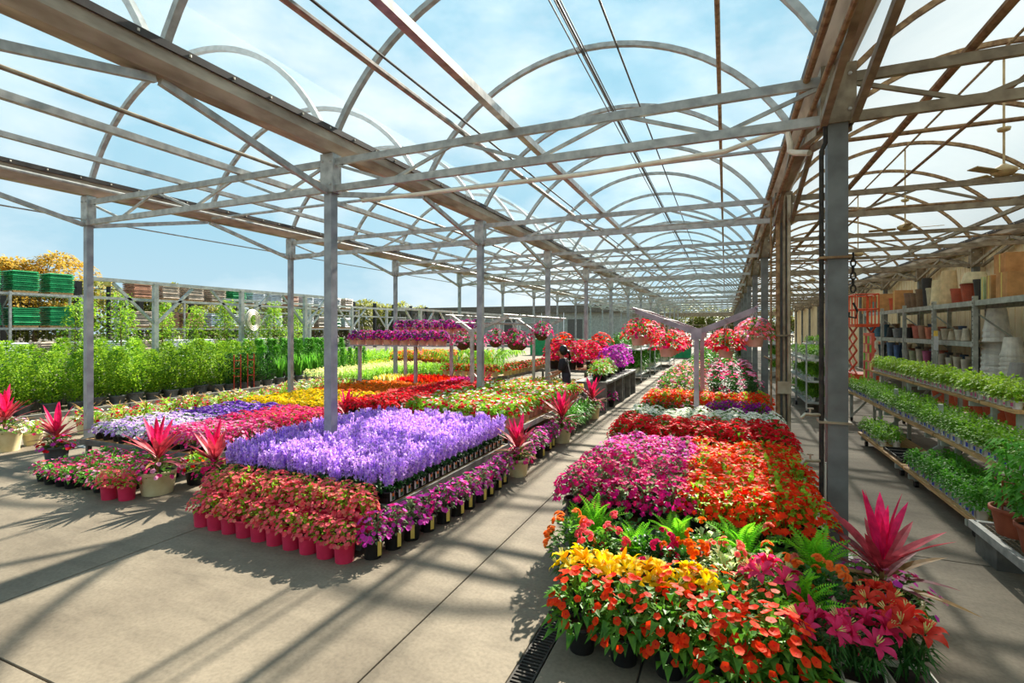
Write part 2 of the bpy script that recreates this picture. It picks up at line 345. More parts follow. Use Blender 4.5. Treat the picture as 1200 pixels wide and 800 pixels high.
# ---- gutters with film clamp strips
yA, yB = -6.0, 60.0
for X, lab in ((XL2, 'outer galvanized gutter beam along the yard side of the roof'), (XL1, 'long galvanized gutter beam left of the main aisle'),
               (XR1, 'long galvanized gutter beam above the grey posts by the herb aisle'), (XR2, 'gutter beam along the top of the cream wall')):
    t = thing('roof_gutter', lab, 'gutter', (X, 0, ZG))
    pr = [(-.15, .26), (-.15, .10), (-.08, 0), (.08, 0), (.15, .10), (.15, .26), (.13, .26), (.13, .11), (.07, .02), (-.07, .02), (-.13, .11), (-.13, .26)]
    b = MB(); n = len(pr); b.add([(x, yA, z) for x, z in pr] + [(x, yB, z) for x, z in pr], [(i, (i + 1) % n, n + (i + 1) % n, n + i) for i in range(n)])
    put('trough', b.mesh('trough', 'gut'), t)
    for s in (-1, 1):
        put('clamp_strip', MB().box((s * .165, (yA + yB) / 2, .25), (.025, yB - yA, .07)).mesh('clamp_strip', 'strip'), t)
        rv = MB(); y = 0
        while y < 20: rv.lathe([(.011, -.011), (.011, .011)], 6, c=(s * .165 + s * .014, y, .25)); y += .45
        put('rivet', rv.mesh('rivets', 'pvc'), t, kind='stuff')
# ---- trusses, arches, film per bay
BAYS = [(XL2, XL1, 'yard-side bay', 'galv', 'galv', 'film'), (XL1, XR1, 'main flower bay', 'galv', 'galv', 'film'), (XR1, XR2, 'herb aisle bay', 'galvd', 'rust', 'filmr')]  # herb aisle: same steel as the other bays, warm bounced light coloured in
SAG = 1.75; ZA = 4.42
def arc(a, n=28, off=0.0):
    Rr = (a * a + SAG * SAG) / (2 * SAG); th = math.asin(a / Rr)
    return [((Rr + off) * math.sin(-th + 2 * th * i / n), ZA + SAG - Rr + (Rr + off) * math.cos(-th + 2 * th * i / n)) for i in range(n + 1)]
for xa, xb, bn, mt_, ma_, fm in BAYS:
    cx, a = (xa + xb) / 2, (xb - xa) / 2
    tc_ = MB().beam((-a + .05, 0, 4.17), (a - .05, 0, 4.17), .05, .085).mesh('top_chord', mt_)
    bc_ = MB().beam((-a + .05, 0, 3.83), (a - .05, 0, 3.83), .05, .085).mesh('bottom_chord', mt_)
    webs = [MB().beam((-a + 2 * a * i / 6, 0, 3.83 if i % 2 else 4.17), (-a + 2 * a * (i + 1) / 6, 0, 4.17 if i % 2 else 3.83), .03, .035).mesh('web_bar', mt_) for i in range(6)]
    for k in KS:
        t = thing('roof_truss', 'horizontal steel lattice truss crossing the ' + bn + (' by the nearest grey post' if k == 0 and xa == XL1 else ' at the post in the salvia' if k == 0 and xa == XL2 else ' at the nearest grey post' if k == 0 else ''), 'truss', (cx, Y0 + BAY * k, 0), 0, 'trusses of the ' + bn)
        put('top_chord', tc_, t); put('bottom_chord', bc_, t)
        for wm in webs: put('web_bar', wm, t)
    am = MB().tube([(x, 0, z) for x, z in arc(a - .03)], .048, 4, ref=(0, 1, 0)).mesh('roof_arch', ma_)
    for k in range(-4, 25):
        tag(put('roof_arch', am, None, (cx, Y0 + BAY / 2 * k, 0)), 'curved steel roof hoop arching over the ' + bn, 'arch', 'hoops of the ' + bn)
    tie = MB().tube([(-a + .1, 0, 4.33), (a - .1, 0, 4.33)], .026, 8).mesh('tie_pipe', 'rust' if ma_ == 'rust' else 'galv')
    for k in range(0, 12):
        tag(put('tie_pipe', tie, None, (cx, Y0 + BAY * (k + .5), 0)), 'thin steel tie pipe between the gutters of the ' + bn, 'pipe', 'tie pipes of the ' + bn)
    f = MB(); ap = arc(a, 28, .075); f.add([(cx + x, yA, z) for x, z in ap] + [(cx + x, yB, z) for x, z in ap], [(i, i + 1, 29 + i + 1, 29 + i) for i in range(28)])
    cl = struct(put('ceiling', f.mesh('ceiling', fm, True)))
    gb = MB(); gb.add([(cx + x, yB, z) for x, z in ap], [tuple(range(29))]); put('gable_film', gb.mesh('gable_film', fm), cl)
# lengthwise purlins, pipes and cables
def ylen(name, X, z, r, m, lab, cat, y0=yA, y1=yB, n=8):
    tag(put(name, MB().tube([(0, y0, 0), (0, y1, 0)], r, n).mesh(name, m), None, (X, 0, z)), lab, cat)
ylen('roof_purlin', -2.17, 4.25, .055, 'tube', 'thick bright square purlin lying on the main bay trusses', 'purlin', n=4)
ylen('roof_pipe', -2.76, 4.245, .03, 'tube', 'bright silver pipe running along the main bay trusses', 'pipe')
ylen('roof_pipe', -2.52, 4.62, .02, 'pvc', 'thin pale pipe hung above the bright silver pipe', 'pipe')
ylen('roof_cable', -2.66, 4.30, .012, 'cable', 'black cable strung beside the bright silver pipe', 'cable')
for i, (dx, dz, r, l) in enumerate(((0, 0, .022, 'brown ridge pipe under the crown of the main bay hoops'), (.06, -.04, .009, 'thin dark wire strung right of the ridge pipe'),
                                    (-.06, -.05, .009, 'thin dark wire strung left of the ridge pipe'), (.02, -.09, .009, 'thin dark wire strung below the ridge pipe'))):
    ylen('ridge_line', -1.9 + dx, 6.02 + dz, r, 'cable', l, 'cable')
ylen('roof_cable', -1.42, 6.03, .014, 'cable', 'single dark cable right of the ridge bundle', 'cable')
ylen('roof_pipe', -.08, 5.42, .03, 'rust', 'brown pipe under the hoops on the herb aisle side of the main bay', 'pipe')
ylen('roof_purlin', -6.4, 4.255, .055, 'galv', 'thick galvanized purlin along the yard-side bay', 'purlin', n=4)
ylen('roof_pipe', -6.0, 4.36, .024, 'galvd', 'slim dark pipe above the yard-side purlin', 'pipe')
ylen('roof_purlin', -7.67, 4.25, .045, 'galv', 'galvanized purlin in the middle of the yard-side bay', 'purlin', n=4)
ylen('roof_pipe', -9.2, 4.24, .025, 'galv', 'slim galvanized pipe near the yard side posts', 'pipe')
ylen('tie_wire', -10.2, 3.90, .012, 'galv', 'thin tie wire along the outer yard-side posts', 'wire')
ylen('roof_pipe', 1.85, 4.3, .04, 'rust', 'thick rusty pipe along the herb aisle bay near the grey posts', 'pipe')
ylen('roof_pipe', 2.45, 4.25, .02, 'rust', 'slim rusty pipe beside the thick one over the herb aisle', 'pipe')
ylen('ridge_line', 3.7, 6.04, .022, 'rust', 'rusty ridge pipe under the crown of the herb aisle hoops', 'pipe')
ylen('roof_purlin', 5.0, 4.26, .05, 'galvd', 'warm-tinted purlin over the racks along the cream wall', 'purlin', n=4)
ylen('gutter_pipe', .66, 4.2, .03, 'rust', 'rusty pipe strapped under the gutter on the flower side', 'pipe')
ylen('gutter_pipe', .72, 3.98, .022, 'rust', 'thin rusty conduit below the strapped gutter pipe', 'pipe')
# white water line crossing the main bay just below a truss
wl = thing('water_line', 'ivory plastic water pipe crossing the main bay below the truss', 'pipe', (0, 5.6, 0))
put('pipe', MB().tube([(-4.6, 0, 3.77), (-1.5, 0, 3.76), (.0, 0, 3.82), (.5, 0, 3.95), (.56, 0, 3.93), (.58, 0, 3.8)], .026, 8).mesh('pipe', 'pvc'), wl)
put('elbow', MB().tube([(.58, 0, 3.84), (.58, 0, 3.74), (.62, -.06, 3.70), (.72, -.2, 3.64)], .028, 8).mesh('elbow', 'pvc'), wl)
# ceiling fans of the herb aisle
fm_ = mat('fan_tan', (196, 172, 122), (160, 132, 88), rough=.5, rnd=.05); M['fan'] = fm_
fh = MB().lathe([(.02, -.12), (.10, -.11), (.15, -.06), (.15, -.02), (.07, .03), (.03, .06)], 16).mesh('motor_housing', 'fan', True)
fr = MB().tube([(0, 0, .03), (0, 0, 1.72)], .015, 8).mesh('down_rod', 'fan')
fc = MB().lathe([(.02, .52), (.07, .54), (.08, .58)], 12).mesh('canopy', 'fan', True)
bld = MB().box((.42, 0, -.07), (.5, .13, .012), mt=Matrix.Rotation(.18, 3, 'X')).box((.15, 0, -.07), (.14, .03, .01)).mesh('blade', 'fan')
for k in range(1, 9):
    t = thing('ceiling_fan', 'tan ceiling fan hanging on a rod over the herb aisle', 'fan', (3.72, Y0 + BAY * k, 4.34), k * .7, 'ceiling fans over the herb aisle')
    put('motor_housing', fh, t); put('down_rod', fr, t); put('canopy', fc, t)
    for q in range(4): put('blade', bld, t, (0, 0, 0), q * PI / 2)
# pipes, taps and chain on the two nearest grey posts
t = thing('standpipe', 'dark water standpipe with two garden taps strapped to the nearest grey post', 'pipe', (XR1 - .12, Y0 - .06, 0))
put('riser', MB().tube([(0, 0, .55), (0, 0, 3.55), (.03, 0, 3.62), (.03, 0, 4.1)], .02, 8).mesh('riser', 'iron'), t)
put('strap', MB().box((.1, .05, 2.62), (.24, .17, .02)).mesh('strap', 'rust'), t)
put('strap', MB().box((.1, .05, 1.2), (.24, .17, .02)).mesh('strap', 'galvd'), t)
put('drain_tube', MB().tube([(.03, 0, 0), (.03, 0, .85)], .008, 6).mesh('drain_tube', 'pvc'), t)
for z in (.86, 1.26):
    tp = put('tap', MB().tube([(0, 0, z), (-.07, -.03, z), (-.13, -.05, z + .005), (-.16, -.06, z - .03)], .014, 8).mesh('tap', 'brass'), t)
    put('tap_handle', MB().tube([(-.09, -.035, z), (-.09, -.035, z + .05)], .007, 6).box((-.09, -.035, z + .055), (.05, .012, .012)).mesh('tap_handle', 'brass'), tp)
ch = thing('hoist_chain', 'dark iron chain hanging on the nearest grey post', 'chain', (XR1 + .12, Y0 - .02, 2.25))
lk = MB(); lk.tube([(.018 * math.cos(q * PI / 5), 0, .034 * math.sin(q * PI / 5)) for q in range(11)], .007, 6, ref=(0, 1, 0)); lk = lk.mesh('link', 'iron')
for q in range(6): put('link', lk, ch, (0, 0, .1 + q * .055), (q % 2) * PI / 2)
put('hook', MB().tube([(0, 0, -.02), (.03, 0, -.09), (.02, 0, -.15), (-.03, 0, -.14), (-.03, 0, -.1)], .009, 6).mesh('hook', 'iron'), ch)
t = thing('pipe_cluster', 'cluster of rusty water pipes with brass valves on the second grey post', 'pipe', (XR1 - .02, Y0 + BAY - .12, 0))
for dx, r, m in ((-.17, .016, 'rust'), (-.07, .034, 'rust'), (.02, .022, 'galvd'), (.09, .03, 'brass')):
    put('riser', MB().tube([(dx, 0, .0), (dx, 0, 4.2)], r, 8).mesh('riser', m), t)
put('clamp', MB().box((-.03, -.02, 1.9), (.36, .03, .03)).mesh('clamp', 'galvd'), t); put('clamp', MB().box((.02, -.02, 1.05), (.2, .1, .2)).mesh('valve_box', 'brass'), t)
put('valve', MB().tube([(-.17, -.03, 1.5), (-.28, -.06, 1.56)], .012, 6).tube([(.1, -.03, 1.1), (.17, -.05, 1.1)], .014, 6).mesh('valve', 'brass'), t)

# ================================================================== PLANTS: one builder per kind, copies share meshes
def rnd(a, b): return R.uniform(a, b)
def sph(up=.25):
    t = rnd(0, 2 * PI); z = rnd(-.15, 1) ; q = math.sqrt(max(0, 1 - z * z)); return Vector((q * math.cos(t), q * math.sin(t), z))
def potmb(rt, rb, h, n=14, rim=.012, square=False):
    b = MB()
    if square:
        for (x0, z0, x1, z1) in ((rb, 0, rt, h),):
            b.add([(sx * rb, sy * rb, 0) for sx, sy in ((-1, -1), (1, -1), (1, 1), (-1, 1))] + [(sx * rt, sy * rt, h) for sx, sy in ((-1, -1), (1, -1), (1, 1), (-1, 1))] +
                  [(sx * (rt + rim), sy * (rt + rim), h - .03) for sx, sy in ((-1, -1), (1, -1), (1, 1), (-1, 1))] + [(sx * (rt + rim), sy * (rt + rim), h) for sx, sy in ((-1, -1), (1, -1), (1, 1), (-1, 1))],
                  [(3, 2, 1, 0)] + [(i, (i + 1) % 4, 4 + (i + 1) % 4, 4 + i) for i in range(4)] + [(8 + i, 8 + (i + 1) % 4, 12 + (i + 1) % 4, 12 + i) for i in range(4)] + [(12 + i, 12 + (i + 1) % 4, 4 + (i + 1) % 4, 4 + i) for i in range(4)])
            b.add([(sx * rt * .97, sy * rt * .97, h - .03) for sx, sy in ((-1, -1), (1, -1), (1, 1), (-1, 1))], [(0, 1, 2, 3)], 1)
        return b
    b.lathe([(rb, 0), (rb + (rt - rb) * .8, h * .8), (rt + rim * .2, h * .84), (rt + rim, h * .85), (rt + rim, h), (rt - .004, h), (rt - .012, h - .03)], n, cap=False)
    b.add([(rb * math.cos(2 * PI * k / n), rb * math.sin(2 * PI * k / n), .001) for k in range(n)], [tuple(range(n))[::-1]])
    b.add([((rt - .010) * math.cos(2 * PI * k / n), (rt - .010) * math.sin(2 * PI * k / n), h - .028) for k in range(n)], [tuple(range(n))], 1)
    return b
def dome(nl, nb, rad, h, z0, L, W, br, pet, k=5, lm='lf', low=-.15, droop=.25, upb=.5, notch=.62, depth=.35):
    """rounded leafy mound from z0 to z0+h with blooms on its skin"""
    f = MB(); b = MB()
    for i in range(nl):
        d = sph(); q = rnd(depth, 1) ** .6
        p = Vector((d.x * rad * q * .85, d.y * rad * q * .85, z0 + h * (.12 + .8 * max(low, d.z) * q)))
        dd = Vector((d.x, d.y, d.z * .5 + rnd(-.1, .45)))
        s = rnd(.7, 1.2); f.leaf(p, dd, L * s, W * s, droop * rnd(.4, 1.5))
    for i in range(8): f.tube([(0, 0, z0 - .02), (rnd(-.4, .4) * rad, rnd(-.4, .4) * rad, z0 + h * .6)], .004, 4)
    for i in range(nb):
        d = sph(); d.z = max(low, d.z)
        p = Vector((d.x * rad * rnd(.92, 1.06), d.y * rad * rnd(.92, 1.06), z0 + h * (.14 + .88 * d.z)))
        n = Vector((d.x + rnd(-.3, .3), d.y + rnd(-.3, .3), abs(d.z) + upb)); b.bloom(p, n, br * rnd(.75, 1.15), k, rnd(.05, .4), notch, R.randrange(len(pet)) if R.random() < .8 else 0)
    return [('foliage', f, [lm], 'stuff')] + ([('blooms', b, pet, 'stuff')] if nb else [])
K = {}
def kind(key, name, cat, fn, nv=3, flat=False):
    vs = []
    for i in range(nv):
        ps = fn()
        if flat:
            mb = MB(); mats = []
            for pn, b, ms, kd in ps:
                o = len(mats); mats += ms; c = len(mb.v); mb.v += b.v; mb.f += [tuple(q + c for q in f) for f in b.f]; mb.m += [q + o for q in b.m]
            vs.append(mb.mesh(name, mats))
        else: vs.append([(pn, b.mesh(pn, ms, pn in ('pot', 'basket', 'saucer')), kd) for pn, b, ms, kd in ps])
    K[key] = (name, cat, vs, flat)
CNT = {}
def plant(key, x, y, z, label, group=None, s=1.0, rz=None, extra=None):
    name, cat, vs, flat = K[key]; v = vs[R.randrange(len(vs))]; rz = rnd(0, 2 * PI) if rz is None else rz
    CNT[label] = CNT.get(label, 0) + 1
    if flat: return tag(put(name, v, None, (x, y, z), rz, s), label, cat, group)
    t = thing(name, label, cat, (x, y, z), rz, group, s)
    for pn, me, kd in v: put(pn, me, t, kind=kd)
    return t
def bed(key, x0, x1, y0, y1, z, sp, label, group, s=1.0, jit=.25, skip=None, sy=None):
    nx = max(1, round((x1 - x0) / sp)); ny = max(1, round((y1 - y0) / (sy or sp)))
    for i in range(nx):
        for j in range(ny):
            x = x0 + (i + .5) * (x1 - x0) / nx + rnd(-jit, jit) * sp * .5; y = y0 + (j + .5) * (y1 - y0) / ny + rnd(-jit, jit) * sp * .5
            if skip and skip(x, y): continue
            plant(key, x, y, z, label, group, s * rnd(.92, 1.08))
def P(rt, rb, h, m, **k): return ('pot', potmb(rt, rb, h, **k), [m, 'soil'], None)
def tagp(x, z, h, m='tagy', wd=.035):
    b = MB().box((x, 0, z), (.004, wd, h)); return ('plant_tag', b, [m], None)

# -------- kinds for the flower beds
def impat(pet, lm='lf', nl=110, nb=46, r=.185, h=.25, br=.027, pot='black'):
    return lambda: [P(.085, .065, .14, pot)] + dome(nl, nb, r, h, .13, .075, .034, br, pet, lm=lm)
kind('mag', 'impatiens', 'flower', impat(['p_magenta', 'p_magenta', 'p_hotpink'], 'lfgrey', 90, 105))
kind('vio', 'impatiens', 'flower', impat(['p_violetpink', 'p_magenta'], 'lfgrey', 80, 105))
kind('ora', 'impatiens', 'flower', impat(['p_orange'], 'lfl', 100, 96, br=.03))
kind('red', 'impatiens', 'flower', impat(['p_red'], 'lf', 100, 110, br=.032))
kind('whi', 'impatiens', 'flower', impat(['p_white'], 'lf', 80, 110, br=.026))
kind('pur', 'impatiens', 'flower', impat(['p_purple'], 'lf', 60, 80, br=.026), 2)
kind('rose', 'potted_rose', 'flower', lambda: [P(.1, .08, .18, 'black')] + dome(150, 22, .19, .38, .16, .06, .035, .034, ['p_coral', 'p_palep', 'p_cream'], k=6, notch=.85), 4)
kind('roseg', 'potted_rose', 'flower', lambda: [P(.1, .08, .18, 'black')] + dome(190, 12, .2, .42, .16, .06, .035, .036, ['p_hotpink', 'p_palep'], k=6, notch=.85, lm='lfd'), 3)
def salvia():
    f = MB(); b = MB()
    for i in range(46):
        d = sph(); f.leaf((d.x * .05, d.y * .05, .1 + rnd(0, .08)), (d.x, d.y, rnd(-.1, .6)), .055, .028, .3)
    for i in range(12):
        t = rnd(0, 2 * PI); q = rnd(0, .055); p0 = Vector((q * .7 * math.cos(t), q * .7 * math.sin(t), .09)); H = rnd(.2, .33)
        p1 = Vector((q * 1.9 * math.cos(t), q * 1.9 * math.sin(t), .09 + H)); f.tube([p0, p1], .0022, 3)
        for j in range(40):
            u = rnd(.3, 1); c = p0.lerp(p1, u); a = rnd(0, 2 * PI); rr = .032 * (1.2 - u * .8)
            o = Vector((math.cos(a), math.sin(a), rnd(-.2, .6))); b.bloom(c + o * rr, o, rnd(.013, .021), 3, .2, .45, 0 if R.random() < .6 else 1)
    return [P(.056, .045, .105, 'black', n=10), ('foliage', f, ['lfd'], 'stuff'), ('blooms', b, ['p_lav', 'p_lav2'], 'stuff')]
kind('salvia', 'salvia', 'flower', salvia, 4)
def salvia_edge():
    fr = MB().box((.058, 0, .06), (.004, .072, .085)); c2 = MB().box((.0605, .008, .055), (.002, .042, .065), 0).box((.0612, .008, .072), (.002, .03, .028), 1)
    return salvia() + [('pot_label', fr, ['wpot'], None), ('label_print', c2, [mat('label_green', (40, 110, 60), (30, 90, 50), rnd=0), mat('label_orange', (230, 140, 40), (210, 110, 30), rnd=0)], None)]
kind('salviae', 'salvia', 'flower', salvia_edge, 2)
kind('pinkv', 'periwinkle', 'flower', lambda: [P(.092, .08, .17, 'pinkpot', rim=.004)] + dome(110, 92, .14, .19, .16, .045, .026, .0215, ['p_coral', 'p_coral', 'p_salmon'], lm='lfl', notch=.8), 4)
kind('magv', 'periwinkle', 'flower', lambda: [P(.088, .068, .16, 'black', rim=.006), tagp(.1, .1, .12)] + dome(130, 56, .14, .22, .15, .06, .022, .025, ['p_violetpink', 'p_violetpink', 'p_magenta'], lm='lfgrey', notch=.85), 3)
kind('vinca', 'periwinkle', 'flower', lambda: [P(.09, .07, .12, 'black')] + dome(100, 34, .16, .17, .10, .055, .03, .024, ['p_pink', 'p_palep', 'p_coral', 'p_hotpink'], lm='lfg', notch=.8), 4)
kind('petpink', 'petunia', 'flower', lambda: [P(.08, .065, .12, 'black')] + dome(60, 60, .15, .17, .11, .05, .028, .03, ['p_pink', 'p_palep', 'p_pink'], lm='lfg', notch=.9), 3)
kind('petmag', 'petunia', 'flower', lambda: [P(.08, .065, .12, 'black')] + dome(60, 56, .15, .17, .11, .05, .028, .03, ['p_hotpink', 'p_pink', 'p_coral'], lm='lfg', notch=.9), 3)
kind('petlav', 'petunia', 'flower', lambda: [P(.08, .065, .12, 'black')] + dome(60, 54, .15, .16, .11, .05, .028, .028, ['p_lav2', 'p_white', 'p_lav'], lm='lf', notch=.9), 3)
kind('petpur', 'petunia', 'flower', lambda: [P(.08, .065, .12, 'black')] + dome(60, 58, .15, .16, .11, .05, .028, .03, ['p_deep', 'p_deep', 'p_lav'], lm='lf', notch=.9), 3)
kind('marig', 'marigold', 'flower', lambda: [P(.07, .06, .11, 'black', n=10)] + dome(60, 54, .14, .13, .10, .045, .02, .03, ['p_marig'], k=6, lm='lf', notch=.85), 3)
kind('marigo', 'marigold', 'flower', lambda: [P(.07, .06, .11, 'black', n=10)] + dome(60, 54, .14, .13, .10, .045, .02, .03, ['p_marigo'], k=6, lm='lf', notch=.85), 3)
def celosia(pet, nb=42):
    def fn():
        f = dome(60, 0, .12, .14, .1, .06, .022, .02, [], lm='lf')[0]; b = MB()
        for i in range(nb):
            a, q = rnd(0, 6.3), .13 * math.sqrt(R.random()); b.leaf((q * math.cos(a), q * math.sin(a), .17 + rnd(0, .05)), (math.cos(a) * .35, math.sin(a) * .35, 1), rnd(.08, .13), .035, 0, m=R.randrange(len(pet)))
        return [P(.07, .06, .11, 'black', n=10), f, ('blooms', b, pet, 'stuff')]
    return fn
kind('celc', 'celosia', 'flower', celosia(['p_coral', 'p_salmon']), 2); kind('celo', 'celosia', 'flower', celosia(['p_orange', 'p_salmon']), 2)
kind('celp', 'celosia', 'flower', celosia(['p_violetpink', 'p_pink']), 2); kind('cely', 'celosia', 'flower', celosia(['p_marig', 'p_cream']), 2); kind('celr', 'celosia', 'flower', celosia(['p_red', 'p_orange']), 2)
kind('redbed', 'begonia', 'flower', lambda: [P(.08, .065, .12, 'black')] + dome(70, 76, .16, .18, .11, .05, .03, .03, ['p_red', 'p_bougr'], lm='lfd', notch=.8), 3)
kind('ger', 'potted_geranium', 'flower', lambda: [P(.085, .065, .15, 'blush')] + dome(150, 18, .155, .22, .14, .06, .045, .036, ['p_red', 'p_white', 'p_hotpink', 'p_red'], lm='lfl', notch=.85), 4)
kind('pansy', 'pansy', 'flower', lambda: [P(.07, .06, .11, 'black', n=10)] + dome(90, 14, .13, .13, .1, .05, .03, .028, ['p_deep', 'p_hotpink'], lm='lf'), 2)
kind('green', 'potted_plant', 'potted plant', lambda: [P(.1, .075, .18, 'greyb')] + dome(150, 3, .17, .34, .16, .12, .03, .02, ['p_palep'], lm='lfg', droop=.5), 3)
kind('redpot', 'begonia', 'flower', lambda: [P(.1, .075, .17, 'cream')] + dome(110, 46, .17, .24, .15, .07, .045, .035, ['p_red', 'p_orange'], lm='lf', low=.0), 3)
kind('yelbed', 'coleus', 'flower', lambda: [P(.08, .06, .12, 'black')] + dome(110, 40, .15, .2, .1, .06, .03, .03, ['p_marigo', 'p_marig', 'p_cream'], lm='lfl'), 3)
kind('mixed', 'mixed_planter', 'planter', lambda: [P(.13, .1, .2, 'cream')] + dome(120, 26, .2, .2, .18, .06, .04, .03, ['p_red', 'p_hotpink', 'p_white'], lm='lfl') +
     [('spike', (lambda b: [b.blade((0, 0, .2), (math.cos(q), math.sin(q), 2.2), rnd(.25, .42), .018, .3, 4) for q in [rnd(0, 6.3) for _ in range(14)]] and b)(MB()), ['cordg'], 'stuff')], 3)
kind('pale', 'dusty_miller', 'plant', lambda: [P(.06, .05, .1, 'greypot', n=8)] + dome(60, 30, .12, .24, .08, .07, .02, .03, ['p_cream'], lm='varieg'), 2, True)
kind('lime', 'bedding_plant', 'plant', lambda: [P(.06, .05, .1, 'greypot', n=8)] + dome(80, 0, .13, .24, .08, .07, .025, .03, [], lm='lfl'), 2, True)
kind('croton', 'croton', 'plant', lambda: [P(.1, .08, .16, 'terra', n=8)] + dome(90, 50, .2, .34, .14, .12, .04, .05, ['p_marigo', 'p_salmon', 'p_marig'], lm='lfl'), 2, True)

# -------- tables and benches under the beds
def bench(name, label, cat, x0, x1, y0, y1, z, rail='greyb', group=None):
    t = thing(name, label, cat, ((x0 + x1) / 2, (y0 + y1) / 2, 0), 0, group); wx, wy = x1 - x0, y1 - y0
    n = max(3, round(wx / .14)); sl = MB().box((0, 0, z - .012), (wx / n - .02, wy - .08, .024)).mesh('slat', 'wood')
    for i in range(n): put('slat', sl, t, (-wx / 2 + (i + .5) * wx / n, 0, 0))
    for s in (-1, 1):
        put('rail', MB().box((s * (wx / 2 - .012), 0, z - .03), (.03, wy, .085)).mesh('rail', rail), t)
        put('rail', MB().box((0, s * (wy / 2 - .012), z - .03), (wx - .06, .03, .085)).mesh('rail', rail), t)
        for q in (-1, 1): put('leg', MB().box((s * (wx / 2 - .08), q * (wy / 2 - .08), (z - .07) / 2), (.06, .06, z - .07)).mesh('leg', rail), t)
    return t
for i, (y0, y1, z, lab) in enumerate(((4.3, 6.42, .34, 'low bench under the magenta and orange impatiens'), (6.5, 8.5, .42, 'low bench under the red and white impatiens'),
                                     (8.6, 10.4, .46, 'low bench under the far orange impatiens'), (10.6, 17, .42, 'long low bench under the potted roses'))):
    bench('display_bench', lab, 'bench', -1.38, .70, y0, y1, z)
bench('display_bench', 'low bench with grey rail under the lavender salvia along the aisle', 'bench', -4.64, -2.95, 4.0, 6.85, .30, 'greyb')
bench('display_bench', 'narrow low bench under the salvia beyond the post', 'bench', -5.3, -4.84, 4.0, 6.85, .30, 'greyb')
bench('display_bench', 'low bench with pale rail under the geraniums along the aisle', 'bench', -4.64, -3.0, 7.15, 11.35, .45, 'galv')
bench('display_bench', 'narrow low bench under the geraniums beyond the post', 'bench', -5.2, -4.84, 7.15, 11.35, .45, 'galv')
bench('display_bench', 'low bench under the deep red begonias', 'bench', -6.45, -5.28, 7.2, 11.6, .45)
bench('display_bench', 'low bench under the pink and purple petunias', 'bench', -9.5, -6.6, 4.75, 7.65, .24)
bench('display_bench', 'low bench under the yellow and orange marigolds', 'bench', -9.7, -7.25, 7.75, 12.2, .30, 'galv')
bench('display_bench', 'low bench under the coral and orange celosias', 'bench', -7.15, -6.55, 7.8, 13.2, .32, 'galv')
bench('display_bench', 'low step bench under the raised pink periwinkles', 'bench', -5.1, -2.98, 3.62, 3.97, .16)

# ---- right-hand flower strip
bed('mag', -1.36, -.32, 4.28, 5.35, .345, .215, 'magenta impatiens packed in the bed beside the orange one', 'magenta impatiens')
bed('vio', -1.3, -.30, 5.35, 6.42, .345, .215, 'pale violet-pink impatiens behind the magenta ones', 'violet-pink impatiens')
bed('ora', -.30, .70, 4.28, 6.42, .345, .215, 'orange impatiens packed in the bed beside the nearest grey post', 'orange impatiens by the post', skip=lambda x, y: x > .56 and (abs(y - 5.15) < .28 or abs(y - 9.52) < .28))
bed('red', -1.36, .72, 6.55, 7.45, .425, .22, 'scarlet impatiens between the white and the magenta beds', 'scarlet impatiens')
bed('whi', -1.32, .70, 7.5, 8.3, .425, .22, 'white impatiens behind the scarlet ones', 'white impatiens', skip=lambda x, y: -.5 < x < -.3 and 8.3 < y < 8.7)
bed('pur', -.5, .6, 8.65, 9.0, .465, .22, 'deep purple impatiens in front of the far orange bed', 'deep purple impatiens', skip=lambda x, y: -.5 < x < -.28)
bed('roseg', -1.34, -.5, 8.65, 9.1, .465, .24, 'leafy green rose bush beside the deep purple impatiens', 'leafy roses', .6)
bed('ora', -1.36, .7, 9.1, 10.35, .465, .23, 'bright orange impatiens behind the deep purple ones, under the hanging baskets', 'far orange impatiens', skip=lambda x, y: x > .56 and (abs(y - 5.15) < .28 or abs(y - 9.52) < .28))
bed('rose', -1.34, -.35, 10.7, 16.8, .425, .34, 'potted rose bush with cream and coral blooms beyond the orange bed', 'cream and coral roses', 1.15)
bed('roseg', -.35, .65, 10.7, 16.8, .425, .34, 'dark leafy rose bush with pink blooms beyond the orange bed', 'pink roses', 1.15)

# ---- middle block: pink pots, salvia, edge row, geraniums
for i in range(10):
    plant('pinkv', -4.93 + i * .21, 3.54 - .008 * i, 0, 'coral periwinkle in a hot pink pot in the outermost row on the floor', 'pink pots on the floor')
for i in range(10): plant('pinkv', -4.98 + i * .215, 3.72, .16, 'coral periwinkle in a hot pink pot on the low step bench', 'pink pots on the step')
for i in range(9): plant('pinkv', -4.9 + i * .215, 3.88, .165, 'coral periwinkle in a hot pink pot close to the lavender salvia', 'pink pots by the salvia', 1.05)
tr_ = MB(); tr_.box((0, 0, .006), (.40, .40, .012))
for s in (-1, 1): tr_.box((s * .195, 0, .03), (.012, .40, .06)).box((0, s * .195, .03), (.38, .012, .06))
trm = tr_.mesh('plant_tray', 'black')
for i in range(5):
    for j in range(7):
        if i == 1 and j == 2: continue
        tag(put('plant_tray', trm, None, (-5.06 + i * .455 + .0, 4.22 + j * .40, .302), 0, (1.1, .98, 1)), 'black plastic carry tray under the lavender salvia', 'tray', 'trays under the salvia')
n = 0
for i in range(15):
    for j in range(20):
        x, y = -5.2 + i * .152, 4.09 + j * .139
        if abs(x - XL1) < .19 and abs(y - Y0) < .19: continue
        if i == 14: plant('salviae', x + .02, y, .315, 'lavender salvia with a printed label on its pot at the bench edge', 'labelled salvia pots', rnd(.95, 1.08), 0)
        else: plant('salvia', x + rnd(-.015, .015), y + rnd(-.015, .015), .315, 'lavender salvia in a small black pot in the middle of the bed', 'lavender salvia', rnd(.9, 1.12))
